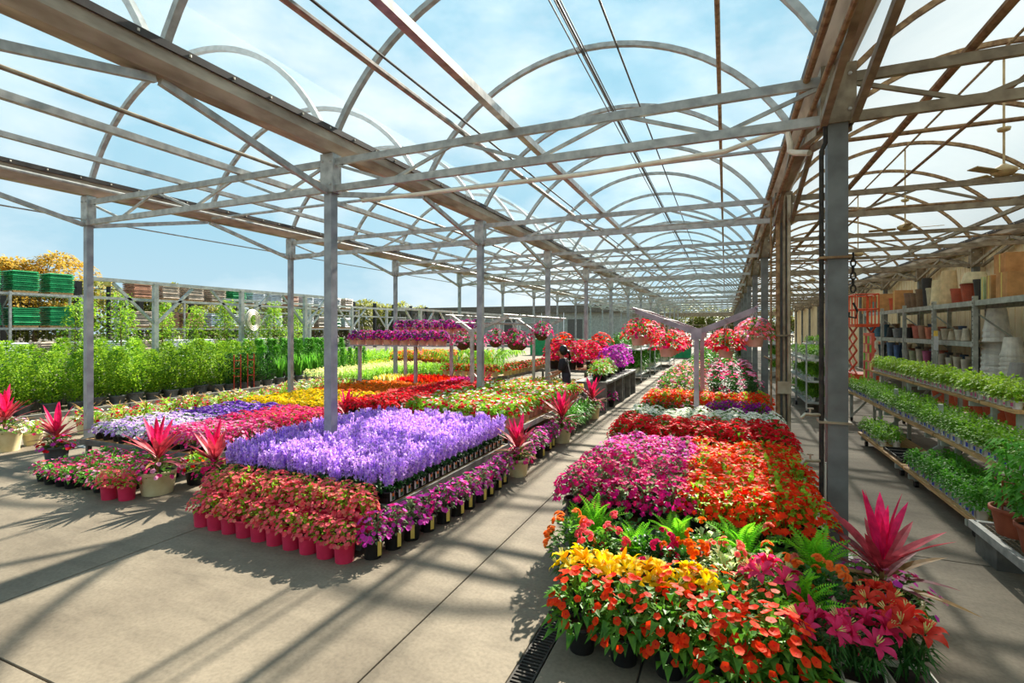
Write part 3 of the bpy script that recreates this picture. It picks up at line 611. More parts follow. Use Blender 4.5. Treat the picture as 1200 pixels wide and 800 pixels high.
for y, x in ((3.62, -2.86), (3.85, -2.81), (4.08, -2.77), (4.32, -2.74), (4.56, -2.70), (4.80, -2.68), (5.04, -2.66), (5.28, -2.64), (5.52, -2.64), (5.78, -2.66), (6.02, -2.68)):
    plant('magv', x, y, 0, 'violet-pink periwinkle in a black pot along the salvia bench', 'periwinkles along the aisle', 1.06, rnd(-.9, -.3))
for y in (6.95, 7.2, 7.45, 7.7, 7.95, 8.2): plant('magv', -2.74 + rnd(-.04, .04), y, 0, 'violet-pink periwinkle in a black pot along the geranium bench', 'periwinkles below the geraniums', 1.15, rnd(-.9, -.3))
for y in (9.15, 9.45, 9.75, 10.05, 10.35, 10.65): plant('green', -2.78 + rnd(-.04, .04), y, 0, 'lush green leafy plant in a grey pot along the aisle', 'green plants along the aisle', 1.05)
bed('ger', -5.15, -3.06, 7.25, 11.25, .452, .235, 'red and white geranium in a blush pot on the pale-railed bench', 'red and white geraniums', skip=lambda x, y: abs(x - XL1) < .26 and abs(y - 9.52) < .27)
bed('redbed', -6.4, -5.33, 7.3, 11.5, .452, .235, 'deep red begonia in the low bed beyond the lavender salvia', 'deep red begonias')
bed('yelbed', -6.0, -3.7, 12.3, 15.5, .1, .3, 'golden yellow coleus on the floor beyond the geraniums', 'golden coleus', 1.25, skip=lambda x, y: abs(x - XL1) < .3 and abs(y - 13.89) < .3)
# ---- left block
bed('vinca', -8.45, -6.75, 3.62, 4.65, 0, .245, 'pink and white periwinkle set out on the bare concrete', 'periwinkles on the concrete')
for x, y in ((-6.72, 3.66), (-6.5, 3.72)): plant('pinkv', x, y, 0, 'coral periwinkle in a hot pink pot next to the big cream cordyline pot', 'pair of pink pots')
bed('petpink', -8.0, -6.65, 4.8, 6.1, .242, .235, 'rose-pink petunia on the bench behind the cordyline pots', 'rose-pink petunias')
bed('petlav', -9.45, -8.0, 4.8, 6.1, .242, .235, 'pale lavender petunia beside the rose-pink ones', 'pale lavender petunias')
bed('petpur', -9.45, -8.1, 6.1, 7.6, .242, .235, 'deep purple petunia beyond the pale lavender ones', 'deep purple petunias')
bed('petmag', -8.1, -6.65, 6.1, 7.6, .242, .235, 'hot pink petunia between purple petunias and salvia', 'hot pink petunias')
bed('marig', -9.65, -7.3, 7.8, 9.7, .302, .24, 'yellow marigold in the flat bright bed', 'yellow marigolds')
bed('marigo', -9.65, -7.3, 9.75, 12.1, .302, .26, 'orange marigold behind the yellow ones', 'orange marigolds')
bed('pansy', -7.1, -6.6, 7.85, 9.0, .322, .22, 'dark pansy with green leaves at the near end of the celosia bench', 'dark pansies')
bed('celc', -7.1, -6.6, 9.05, 10.5, .322, .2, 'coral celosia plume behind the dark pansies', 'coral celosias')
bed('celo', -7.1, -6.6, 10.5, 11.9, .322, .2, 'orange celosia plume beside the begonia bench', 'orange celosias')
bed('celp', -7.1, -6.6, 11.9, 13.1, .322, .2, 'pink celosia plume at the far end of its bench', 'pink celosias')
bed('celr', -9.0, -7.3, 12.4, 13.6, .2, .28, 'red celosia plume beyond the orange marigolds', 'red celosias', 1.3)
bed('cely', -9.8, -9.0, 12.4, 13.6, .2, .28, 'yellow celosia plume beyond the orange marigolds', 'yellow celosias', 1.3)
for i in range(30): plant('mixed', -10.75 + rnd(-.1, .1) - .6 * (i % 2), 5.6 + i * .24, 0, 'mixed planter of red flowers with a grassy spike along the yard-side path', 'spiky mixed planters', rnd(1.15, 1.4))

# -------- cordylines: every leaf an object
def cleaf(L, W, arch, seg=7): b = MB(); b.blade((0, 0, 0), (1, 0, 0), L, W, arch, seg, fold=.12, shape=lambda t: math.sin(PI * min(1, .1 + t * .9)) ** .75 if t < 1 else .02); return b
CL = {k: cleaf(.38, .064, a).mesh('leaf', m) for k, (a, m) in dict(p=(.05, 'cordp'), r=(.16, 'cordr'), m=(.34, 'cordm'), g=(.28, 'cordg')).items()}
def cordyline(x, y, z, label, potm='cream', pr=.15, ph=.24, s=1.0, under=('p_pink', 'p_palep', 'p_hotpink'), n=(8, 11, 14), far=False):
    t = thing('cordyline_planter', label, 'planter', (x, y, z), rnd(0, 6), None, s)
    put('pot', potmb(pr, pr * .78, ph, 18).mesh('pot', [potm, 'soil'], True), t)
    for pn, b, ms, kd in dome(170, 60, pr * 1.5, .2, ph - .05, .055, .045, .027, list(under), lm='lf', notch=.85): put('under_' + pn, b.mesh(pn, ms), t, kind=kd)
    put('stem', MB().tube([(0, 0, ph - .03), (0, 0, ph + .2)], .014, 6).mesh('stem', 'cordg'), t)
    a = 0
    for grp, cnt, el, sl, z0 in (('p', n[0], 1.30, 1.0, .2), ('r', n[1], .9, 1.02, .14), ('m', n[2] // 2, .5, 1.0, .08), ('g', n[2] - n[2] // 2, .42, .9, .06)):
        for i in range(cnt):
            a += 2.4 + rnd(-.3, .3)
            put('leaf', CL[grp], t, (.01 * math.cos(a), .01 * math.sin(a), ph + z0 + rnd(-.03, .03)), (0, -(el + rnd(-.26, .2)), a), (sl * rnd(.72, 1.16),) * 3)
    return t
cordyline(.94, 3.98, .0, 'pink cordyline over magenta petunias in a big pot beside the nearest grey post', pr=.2, ph=.27, s=1.05, under=('p_violetpink', 'p_palep', 'p_hotpink'))
cordyline(-2.62, 6.42, 0, 'orange-pink cordyline in a cream pot at the far corner of the salvia bench', s=1.0)
cordyline(-2.68, 8.62, 0, 'red cordyline over pink flowers in a cream pot midway along the geranium bench', s=1.15)
cordyline(-2.76, 11.2, 0, 'hot pink cordyline in a cream pot at the far end of the geranium bench', s=1.15)
cordyline(-6.42, 4.02, 0, 'tall pink cordyline in a big cream pot beside two pink pots', pr=.19, ph=.26, s=1.1)
cordyline(-5.78, 4.3, 0, 'hot pink cordyline in a black pot next to the coral periwinkles', 'black', s=1.05, under=('p_hotpink', 'p_magenta'))
cordyline(-9.3, 4.35, 0, 'pink cordyline in a dark pot at the yard-side corner of the periwinkles', 'greypot', s=1.05, under=('p_red', 'p_violetpink'))
cordyline(-10.95, 4.42, 0, 'bushy pink cordyline over pale pink flowers in a cream pot on the yard-side path', pr=.2, ph=.32, s=1.15, under=('p_palep', 'p_white'))
cordyline(-6.5, 7.45, .0, 'pink cordyline standing between the petunias and the begonias', 'black', s=1.1)
cordyline(-6.2, 12.6, .0, 'pink cordyline beyond the deep red begonias', 'black', s=1.3)
plant('mixed', -11.1, 4.85, 0, 'cream pot of red flowers beside the bushy yard-side cordyline', None, 1.1)
kind('blackred', 'begonia', 'flower', lambda: [P(.17, .14, .22, 'black')] + dome(150, 40, .24, .2, .2, .07, .05, .03, ['p_red', 'p_orange'], lm='lfl'), 1)
plant('blackred', -6.34, 4.5, 0, 'red begonia in a wide black pot behind the big cream cordyline pot')

# ================================================================== FOREGROUND of the right strip: every bloom an object
def bl1(r, k, cup, notch, m):
    b = MB(); b.bloom((0, 0, 0), (0, 0, 1), r, k, cup, notch); b.add([(.2 * r * math.cos(q), .2 * r * math.sin(q), .02 * r + .003) for q in (0, 1.57, 3.14, 4.71)], [(0, 1, 2, 3)], 1); return b.mesh('bloom', [m, 'p_red'])
OB = [bl1(.027, 5, c, .86, 'p_orange') for c in (.05, .2, .32)]
def aim(d): return Vector(d).to_track_quat('Z', 'Y').to_euler()
def front_orange(x, y, s=1.0, nb=44, lab=''):
    t = thing('impatiens', lab, 'flower', (x, y, 0), rnd(0, 6), 'big-leaved orange impatiens', s)
    put('pot', PB, t)
    put('foliage', FO[R.randrange(3)], t, kind='stuff')
    for i in range(nb):
        d = sph(); d.z = max(-.05, d.z); p = Vector((d.x * .215, d.y * .215, .17 + .30 * d.z + .04))
        n = Vector((d.x + rnd(-.25, .25), d.y + rnd(-.25, .25), d.z + .45)); o = put('bloom', OB[R.randrange(3)], t, p, (0, 0, 0), rnd(.8, 1.15)); o.rotation_euler = aim(n)
PB = potmb(.095, .075, .17, 18, .006).mesh('pot', ['black', 'soil'], True)
FO = []
for q in range(3):
    b = dome(170, 0, .21, .3, .16, .105, .048, .02, [], lm='lf', droop=.45, low=-.3)[0][1]; FO.append(b.mesh('foliage', 'lf'))
for i in range(5): front_orange(-.83 + i * .265, 3.09 - .01 * i, 1.0, 60, 'orange impatiens with big glossy leaves in a black floor pot among the lilies')
for x, y in ((.0, 3.36), (.27, 3.3), (-.26, 3.36), (.06, 2.88), (.28, 2.98)): front_orange(x, y, 1.0, 60, 'orange impatiens with big glossy leaves in a black floor pot among the lilies')
# price tag standing on the floor in front of the impatiens
pt = thing('price_tag', 'small white and blue plant care tag with a yellow stripe below the impatiens', 'tag', (.03, 2.66, 0), .3)
put('card', MB().box((0, 0, .2), (.034, .002, .09)).mesh('card', 'wpot'), pt)
put('print', MB().box((0, -.0018, .185), (.026, .001, .03), 0).box((0, -.0018, .215), (.026, .001, .012), 1).mesh('print', [mat('tag_blue', (40, 90, 190), rnd=0), 'tagy']), pt)
put('stake', MB().box((0, 0, .08), (.006, .002, .16)).mesh('stake', 'wpot'), pt)
# lilies
def lilymesh(m, L=.088, W=.046):
    b = MB()
    for q in range(6):
        a = q * PI / 3; ww = W * (1 if q % 2 else .78); h = Vector((math.cos(a), math.sin(a), 0)); sd = Vector((-math.sin(a), math.cos(a), 0)); vs = []; seg = 6
        for i in range(seg + 1):
            u = i / seg; r = L * (.10 + .92 * u ** .9); z = L * (.75 * u - .62 * u ** 3); wd = ww * (math.sin(PI * (.07 + .91 * u)) ** .75); c = h * r + Vector((0, 0, z))
            vs += [c - sd * wd / 2 + Vector((0, 0, .10 * wd)), c - Vector((0, 0, .05 * wd)), c + sd * wd / 2 + Vector((0, 0, .10 * wd))]
        fs = []
        for i in range(seg): fs += [(3 * i, 3 * i + 1, 3 * i + 4, 3 * i + 3), (3 * i + 1, 3 * i + 2, 3 * i + 5, 3 * i + 4)]
        b.add(vs, fs)
    for q in range(6):
        a = q * PI / 3 + .5; b.tube([(0, 0, 0), (.015 * math.cos(a), .015 * math.sin(a), L * .7)], .0018, 4, 1)
    return b.mesh('bloom', [m, 'p_cream'], True)
LM = {k: lilymesh(m) for k, m in dict(y='p_yellow', p='p_lilyp', r='p_lilyr').items()}
budm = {k: MB().lathe([(.003, 0), (.014, .03), (.016, .055), (.009, .085), (.002, .1)], 7).mesh('bud', m, True) for k, m in dict(y='p_yellow', p='p_lilyp', r='p_lilyr').items()}
def lily(x, y, key, label, group, pot='cream', hgt=.30, spread=.14, nb=7, square=True, s=1.0):
    t = thing('lily', label, 'flower', (x, y, 0), rnd(-.15, .15), group, s)
    put('pot', (potmb(.095, .075, .19, square=True, rim=.008) if square else potmb(.085, .068, .15)).mesh('pot', [pot, 'soil']), t)
    f = MB(); st = []
    for q in range(5):
        a = q * 1.26 + rnd(0, .5); e_ = Vector((spread * .75 * math.cos(a), spread * .75 * math.sin(a), .16 + hgt * rnd(.8, 1))); p0 = Vector((.03 * math.cos(a), .03 * math.sin(a), .16)); f.tube([p0, p0.lerp(e_, .5) + Vector((0, 0, .02)), e_], .005, 5)
        for i in range(46):
            u = rnd(.3, 1); c = p0.lerp(e_, u); b_ = rnd(0, 6.3); f.leaf(c, (math.cos(b_), math.sin(b_), rnd(-.1, .5)), rnd(.07, .12), .014, .4)
        st.append(e_)
    put('foliage', f.mesh('foliage', 'lfd'), t, kind='stuff')
    for i in range(nb):
        e_ = st[i % 5]; d = Vector((e_.x + rnd(-.05, .05), e_.y + rnd(-.05, .05), 0)); d = Vector((d.x * 5, d.y * 5, rnd(.35, .9)))
        o = put('bloom', LM[key], t, e_ + Vector((d.x * .035, d.y * .035, rnd(0, .06))), (0, 0, 0), rnd(.85, 1.12)); o.rotation_euler = aim(d)
    for i in range(3):
        e_ = st[(i * 2 + 1) % 5]; o = put('bud', budm[key], t, e_ + Vector((0, 0, .03)), (0, 0, 0), rnd(.8, 1.2)); o.rotation_euler = aim((rnd(-1, 1), rnd(-1, 1), .8))
for i in range(6): lily(-.98 + i * .165, 3.40 + .02 * (i % 2), 'y', 'yellow lily in bloom behind the orange impatiens', 'yellow lilies', 'black', .24, .11, 7, False)
for x, y in ((.47, 3.12), (.67, 3.17)): lily(x, y, 'p', 'pink lily in a square ivory pot beside the orange impatiens', 'pink lilies in ivory pots', 'creamw', .27, .12, 8)
lily(.26, 3.56, 'p', 'deep pink lily standing behind the orange impatiens', None, 'black', .33, .13, 8, False)
for x, y in ((.89, 3.24), (.80, 3.48)): lily(x, y, 'r', 'red-orange lily in a square ivory pot by the herb aisle', 'red lilies in ivory pots', 'creamw', .28, .09, 5, True, 1.06)
# ferns, begonias, variegated fillers
fb = MB(); Lf = .34
for i in range(22):
    u = i / 21; c = Vector((Lf * u, 0, .10 * math.sin(u * 2.2) - .05 * u * u)); l = .058 * math.sin(PI * (.12 + .86 * u)) + .008
    for s in (-1, 1): fb.leaf(c, (.35, s, .12), l, .016, .15)
fb.tube([(Lf * u, 0, .10 * math.sin(u * 2.2) - .05 * u * u) for u in (0, .25, .5, .75, 1)], .0025, 4)
FR = fb.mesh('frond', 'fern')
def fern(x, y, label, s=1.0, z=.0):
    t = thing('fern', label, 'fern', (x, y, z + .12), rnd(0, 6), 'bright green ferns', s); put('pot', potmb(.085, .068, .15).mesh('pot', ['black', 'soil'], True), t)
    for i in range(20):
        a = i * 2.4; el = rnd(.25, 1.25); put('frond', FR, t, (.02 * math.cos(a), .02 * math.sin(a), .15), (rnd(-.3, .3), -el, a), rnd(.75, 1.1))
def cluster(m):
    b = MB()
    for i in range(7):
        d = sph(); c = Vector((d.x * .03, d.y * .03, .02 + d.z * .03))
        for r, cu in ((.02, .25), (.014, .6), (.008, 1.0)): b.bloom(c, d + Vector((0, 0, .3)), r, 5, cu, .9)
    return b.mesh('flower_cluster', m)
CLU = {k: [cluster('p_' + k) for _ in range(2)] for k in ('peach', 'coral', 'marigo', 'salmon', 'hotpink')}
def begonia(x, y, key, label, lm='lf', s=1.0, pot='cream', nc=11):
    t = thing('begonia', label, 'flower', (x, y, .10), rnd(0, 6), None, s); put('pot', potmb(.1, .078, .16).mesh('pot', [pot, 'soil'], True), t)
    put('foliage', dome(150, 0, .2, .27, .15, .065, .04, .02, [], lm=lm, low=-.2)[0][1].mesh('foliage', lm), t, kind='stuff')
    for i in range(nc):
        d = sph(); o = put('flower_cluster', CLU[key][i % 2], t, (d.x * .18, d.y * .18, .2 + .24 * max(-.1, d.z)), (0, 0, 0), rnd(.8, 1.25)); o.rotation_euler = aim((d.x, d.y, .6))
begonia(-1.1, 3.82, 'peach', 'peach begonia in a cream pot at the aisle edge behind the lilies', nc=13)
begonia(-.86, 3.72, 'coral', 'coral begonia behind the yellow lilies')
begonia(-.5, 3.78, 'hotpink', 'pink-red begonia behind the yellow lilies', 'lfd')
begonia(-.26, 3.68, 'marigo', 'orange begonia behind the yellow lilies', 'lfd')
begonia(.02, 3.72, 'salmon', 'salmon begonia with variegated leaves among the ferns', 'varieg')
begonia(.28, 3.78, 'peach', 'peach begonia with pale variegated leaves near the cordyline', 'varieg', nc=14)
begonia(.55, 3.62, 'peach', 'golden peach begonia with dark leaves next to the pink cordyline', 'lfd')
begonia(-.12, 4.05, 'marigo', 'orange begonia close under the impatiens bench', 'varieg')
begonia(.32, 4.08, 'salmon', 'salmon begonia close under the orange impatiens', 'lf')
begonia(-.7, 4.05, 'coral', 'coral begonia close under the magenta impatiens', 'lfd', nc=6)
for x, y, s in ((-.98, 4.06, 1), (-.34, 4.02, 1.0), (.12, 4.02, 1.05), (.58, 3.98, 1.05), (.42, 3.5, .9), (-1.12, 4.15, .8), (-.62, 3.86, .85)): fern(x, y, 'bright green fern among the begonias', s)
def coleus(x, y): plant('varieg', x, y, 0, 'creeping plant with small cream-edged leaves among the begonias', 'cream-edged creepers')
kind('varieg', 'variegated_creeper', 'plant', lambda: [P(.08, .06, .14, 'black')] + dome(170, 0, .16, .28, .13, .04, .03, .02, [], lm='varieg'), 2)
for x, y in ((-.42, 4.2), (.02, 4.2), (.5, 4.22), (-.85, 4.2)): coleus(x, y)

# ================================================================== HERB SHELVES on the right
TIERS = ((2.15, .62, .20), (2.48, .72, .65), (2.95, .62, 1.10))       # front edge x, depth, height of the planks
def shelf_unit(y0, y1, tiers, lab):
    t = thing('herb_shelf', lab, 'shelf', (0, y0, 0)); L = y1 - y0
    for x, dp, z in tiers:
        for q in range(3): put('plank', MB().box((x + dp * (q + .5) / 3, L / 2, z - .018), (dp / 3 - .012, L, .036)).mesh('plank', 'wood'), t)
        for yy in (.25, L - .25): put('bearer', MB().box((x + dp / 2, yy, z - .07), (dp, .05, .06)).mesh('bearer', 'steelsh'), t)
    xb = tiers[-1][0] + .3
    for yy in (.25, L - .25):
        for x, z1 in ((tiers[0][0] + .08, tiers[0][2] - .1), (tiers[0][0] + .5, tiers[-1][2] - .1), (xb + .25, tiers[-1][2] - .1)):
            lg_ = put('leg', MB().box((x, yy, z1 / 2 + .04), (.05, .05, z1 - .08)).mesh('leg', 'steelsh'), t)
            put('caster', MB().tube([(x - .02, yy, .04), (x + .02, yy, .04)], .04, 10).mesh('caster', 'black'), lg_)
        put('brace', MB().beam((tiers[0][0] + .1, yy, .12), (xb, yy, tiers[-1][2] - .15), .035).mesh('brace', 'steelsh'), t)
    return t
shelf_unit(5.98, 8.15, TIERS[:2], 'two-tier wooden herb shelf on casters nearest the tomato pots')
shelf_unit(8.2, 10.6, TIERS, 'three-tier wooden herb shelf in the middle of the row')
shelf_unit(10.65, 13.4, TIERS[1:], 'wooden herb shelf at the far end of the row')
t = thing('herb_shelf', 'upper wooden herb shelf over the nearest tier', 'shelf', (0, 7.35, 0))
for q in range(3): put('plank', MB().box((2.95 + .62 * (q + .5) / 3, .4, 1.082), (.195, .82, .036)).mesh('plank', 'wood'), t)
for yy in (.1, .7): put('leg', MB().box((3.5, yy, .53), (.05, .05, 1.06)).mesh('leg', 'steelsh'), t); put('leg', MB().box((3.05, yy, .53 + .33), (.05, .05, .4)).mesh('leg', 'steelsh'), t)
def herb(lm, nl, r, h, L, W, lab, rows=0):
    def fn():
        b = MB().box((-.052, 0, .055), (.003, .062, .075), 0); b.box((-.0545, 0, .05), (.002, .046, .045), 1); b.box((-.0545, 0, .082), (.002, .05, .014), 2)
        return [P(.052, .042, .09, 'wpot', n=10, rim=.004), ('pot_label', b, ['wpot'] + lab, None)] + dome(nl, 0, r, h, .08, L, W, .02, [], lm=lm, droop=.35)
    return fn
lb = mat('label_blue', (70, 84, 190), rnd=0); ly = mat('label_tan', (226, 178, 110), rnd=0); lp = mat('label_pink', (222, 96, 150), rnd=0); lt = mat('label_teal', (80, 170, 170), rnd=0)
kind('hparsley', 'potted_herb', 'herb', herb('parsley', 150, .11, .23, .045, .03, [lb, ly]), 3)
kind('hmint', 'potted_herb', 'herb', herb('herb', 130, .115, .25, .055, .038, [lp, ly]), 3)
kind('hbasil', 'potted_herb', 'herb', herb('lfg', 130, .11, .21, .05, .034, [lb, lt]), 3)
def herbrow(key, x0, y0, y1, z, rows, label, group, sp=.15):
    n = int((y1 - y0) / sp)
    for r in range(rows):
        for i in range(n):
            rz = rnd(-.15, .15) if r == 0 else rnd(0, 6)
            plant(key, x0 + .09 + r * .17 + rnd(-.01, .01), y0 + (i + .5) * (y1 - y0) / n, z, label, group, rnd(.92, 1.12), rz)
herbrow('hparsley', 2.48, 6.0, 13.3, .652, 3, 'dark green herb in a white labelled pot on the middle plank', 'herbs on the middle plank', .165)
herbrow('hmint', 2.95, 7.4, 13.3, 1.102, 2, 'light green herb in a white labelled pot on the top plank', 'herbs on the top plank', .165)
herbrow('hbasil', 2.15, 6.05, 8.1, .202, 3, 'parsley in a white labelled pot on the bottom plank near the tomatoes', 'parsley on the bottom plank', .165)
herbrow('hparsley', 2.15, 9.3, 10.55, .202, 2, 'dark herb in a white pot on the bottom plank beside the empty trays', 'dark herbs beside the trays', .18)
for i in range(4): tag(put('plant_tray', trm, None, (2.38, 8.42 + i * .22, .202 + .0), 0, (.95, .5, .7)), 'empty black plastic tray on the bottom herb plank', 'tray', 'empty trays on the herb shelf')
# mesh bench with terracotta tomato pots
t = thing('mesh_bench', 'grey steel mesh bench low over the floor under the tomato pots', 'bench', (0, 0, 0))
put('rail', MB().box((2.05, 4.82, .25), (.05, 2.0, .07)).box((2.87, 4.82, .25), (.05, 2.0, .07)).box((2.46, 5.8, .25), (.8, .05, .07)).mesh('rail', 'galv'), t)
ms_ = MB()
for i in range(20): ms_.box((2.09 + i * .041, 4.82, .268), (.006, 1.95, .006))
for j in range(40): ms_.box((2.46, 3.87 + j * .049, .262), (.8, .006, .006))
put('mesh', ms_.mesh('mesh', 'galvd'), t, kind='stuff')
for yy in (5.62, 4.2): put('foot', MB().box((2.17, yy, .108), (.19, .39, .214)).mesh('foot', 'greyb'), t); put('foot', MB().box((2.74, yy, .108), (.19, .39, .214)).mesh('foot', 'greyb'), t)
def tomato():
    f = MB(); c = MB()
    for i in range(240):
        z = rnd(.3, .8); a = rnd(0, 6.3); q = .17 * math.sqrt(R.random()) * (1.25 - z * .6); f.leaf((q * math.cos(a), q * math.sin(a), z), (math.cos(a), math.sin(a), rnd(-.3, .4)), rnd(.06, .1), .045, .5)
    for i in range(6): f.tube([(0, 0, .15), (rnd(-.1, .1), rnd(-.1, .1), .7)], .006, 5)
    for a in (.5, 2.6, 4.7): c.tube([(.12 * math.cos(a), .12 * math.sin(a), .16), (.12 * math.cos(a), .12 * math.sin(a), .5)], .007, 5)
    for z in (.3, .46): c.tube([(.125 * math.cos(q * PI / 6), .125 * math.sin(q * PI / 6), z) for q in range(13)], .005, 5)
    return [P(.155, .115, .23, 'terra', n=20, rim=.012), ('foliage', f, ['lfg'], 'stuff'), ('cage', c, ['terra'], None)]
kind('tomato', 'tomato_plant', 'tomato plant', tomato, 2)
for x, y in ((2.24, 5.55), (2.24, 5.14), (2.24, 4.75), (2.62, 5.55)): plant('tomato', x, y, .272, 'tomato plant with a cage in a terracotta pot on the mesh bench', 'caged tomatoes', 1.0)
# far herb carts on the same side, seen past the nearest grey post
def cart(x0, x1, y0, y1, zs, lab, name='plant_cart', m='galv', red=False, cat='cart'):
    t = thing(name, lab, cat, (0, 0, 0))
    for z in zs: put('shelf', MB().box(((x0 + x1) / 2, (y0 + y1) / 2, z - .02), (x1 - x0, y1 - y0, .04)).mesh('shelf', m), t)
    for x in (x0, x1):
        for y in (y0, y1):
            lg_ = put('post', MB().box((x, y, (zs[-1] + .35) / 2 + .06), (.035, .035, zs[-1] + .25)).mesh('post', m), t)
            put('caster', MB().tube([(x - .02, y, .05), (x + .02, y, .05)], .05, 8).mesh('caster', 'black'), lg_)
    return t
kind('carth', 'leafy_seedling', 'plant', lambda: [P(.06, .05, .1, 'wpot', n=8)] + dome(70, 0, .14, .2, .08, .08, .04, .03, [], lm='parsley'), 3, True)
kind('bigleaf', 'foliage_plant', 'plant', lambda: [P(.13, .1, .2, 'creamw', n=10)] + dome(90, 0, .3, .6, .18, .22, .07, .03, [], lm='lf', droop=.6), 3, True)
for i, (y0, y1) in enumerate(((13.6, 15.4), (15.5, 17.3))):
    cart(1.75, 2.5, y0, y1, (.3, .8, 1.3), 'steel plant cart loaded with green plants, ' + ('first past the herb shelves' if i == 0 else 'second past the herb shelves'))
    for z in (.3, .8, 1.3): bed('carth', 1.8, 2.45, y0 + .05, y1 - .05, z, .26, 'small green plant on the %s past the herb shelves' % ('first cart' if i == 0 else 'second cart'), 'plants on cart %s' % ('one' if i == 0 else 'two'))
for i, (x, y) in enumerate(((2.1, 24.0), (2.2, 27.5), (3.6, 25.5), (1.0, 33.0), (3.0, 36.0))):
    nm = ('nearest', 'next', 'wall-side', 'aisle-side', 'farthest')[i]
    cart(x - .4, x + .4, y - .8, y + .8, (.3, .85, 1.4), 'plant cart standing far down the herb aisle, the %s of them' % nm)
    for z in (.3, .85, 1.4): bed('bigleaf' if i % 2 else 'carth', x - .35, x + .35, y - .75, y + .75, z, .45 if i % 2 else .3, 'leafy plant on the %s far cart of the herb aisle' % nm, 'plants on the %s far cart' % nm, .7 if i % 2 else 1.2)
# orange scissor lift by the racks
ly_, lD = PX(1010, 4.25)
t = thing('scissor_lift', 'orange scissor lift parked in front of the racks', 'lift', (4.25, ly_, 0), 0, None, (.85, .85, .97))
put('base', MB().box((0, 0, .35), (.8, 1.5, .4)).mesh('base', 'orange'), t)
for x in (-.3, .3):
    for y in (-.5, .5): put('wheel', MB().tube([(x - .06, y, .16), (x + .06, y, .16)], .16, 14).mesh('wheel', 'black'), t)
sc_ = MB()
for z in (.55, .95, 1.35, 1.75):
    for x in (-.3, .3): sc_.beam((x, -.65, z), (x, .65, z + .4), .05).beam((x, .65, z), (x, -.65, z + .4), .05)
put('scissor_arms', sc_.mesh('scissor_arms', 'orange'), t); put('platform', MB().box((0, 0, 2.2), (.8, 1.6, .1)).mesh('platform', 'orange'), t)
rl = MB()
for x in (-.38, 0, .38):
    for y in (-.78, -.25, .25, .78):
        if x and True or abs(y) > .5: rl.tube([(x, y, 2.24), (x, y, 3.25)], .022, 6)
for z in (2.75, 3.25):
    for x in (-.38, .38): rl.tube([(x, -.78, z), (x, .78, z)], .022, 6)
    for y in (-.78, .78): rl.tube([(-.38, y, z), (.38, y, z)], .022, 6)
put('guard_rail', rl.mesh('guard_rail', 'orange'), t)
# display of seed packets next to the lift
sy, sD = PX(1018, 3.95)
t = thing('seed_display', 'orange and green seed packet display board below the lift', 'display', (3.95, sy, 0))
put('board', MB().box((0, 0, .95), (.06, 1.0, 1.9)).mesh('board', mat('display_orange', (226, 110, 80), (206, 84, 60), rnd=0)), t)
pm = [MB().box((-.035, 0, 0), (.01, .17, .22)).mesh('packet', mat('packet_%d' % i, c, rnd=0)) for i, c in enumerate(((120, 190, 60), (236, 150, 130), (240, 210, 120), (210, 60, 60)))]
for j in range(6):
    for i in range(4): put('packet', pm[(i * 3 + j) % 4], t, (0, -.36 + i * .24, .4 + j * .26))
# ================================================================== PALLET RACK along the cream wall
RY = [9.75, 12.2, 14.65, 17.1, 19.55, 22.0, 24.45]
rk = thing('pallet_rack', 'tall grey pallet rack of pots along the cream wall', 'rack', (0, 0, 0))
for y in RY:
    for x in (5.22, 6.35):
        put('upright', MB().box((x, y, 1.38), (.09, .075, 2.76)).mesh('upright', 'steelsh'), rk)
        if y < 18:
            h = MB()
            for q in range(22): h.box((x - .046, y - .018, .6 + q * .1), (.003, .014, .03)).box((x - .046, y + .018, .6 + q * .1), (.003, .014, .03))
            put('slot_holes', h.mesh('slot_holes', 'black'), rk, kind='stuff')
    put('cross_brace', MB().beam((5.22, y, .5), (6.35, y, 1.4), .03).beam((6.35, y, 1.4), (5.22, y, 2.4), .03).mesh('cross_brace', 'steelsh'), rk)
for i in range(len(RY) - 1):
    ya, yb_ = RY[i], RY[i + 1]; lev = (.92, 2.66) if i < 2 else (.92, 1.72, 2.66)
    for z in lev:
        for x in (5.22, 6.35): put('beam', MB().box((x, (ya + yb_) / 2, z - .06), (.05, yb_ - ya - .08, .12)).mesh('beam', 'steelsh'), rk)
        put('deck', MB().box((5.78, (ya + yb_) / 2, z - .008), (1.08, yb_ - ya - .1, .016)).mesh('deck', 'galvd'), rk)
PC = {}
def potthing(name, label, x, y, z, r, h, col, flip=False, stack=0, group=None, wall=True, cat='pot'):
    m = mat('glaze_%d_%d_%d' % col, col, tuple(int(c * .86) for c in col), rough=.55, rnd=.05)
    prof = [(r * .72, 0), (r * .9, h * .6), (r, h * .9), (r * 1.06, h * .9), (r * 1.06, h), (r * .96, h), (r * .9, h * .9), (r * .66, h * .1)]
    t = thing(name, label, cat, (x, y, z), 0, group)
    for q in range(max(1, stack)):
        b = MB().lathe(prof, 18, cap=True)
        if flip: b.v = [(a, c, h - d) for a, c, d in b.v]; b.f = [f[::-1] for f in b.f]
        put('pot_body', b.mesh('pot_body', m, False), t, (0, 0, q * h * .24), 0, (1 - q * .02,) * 2 + (1,))
    return t
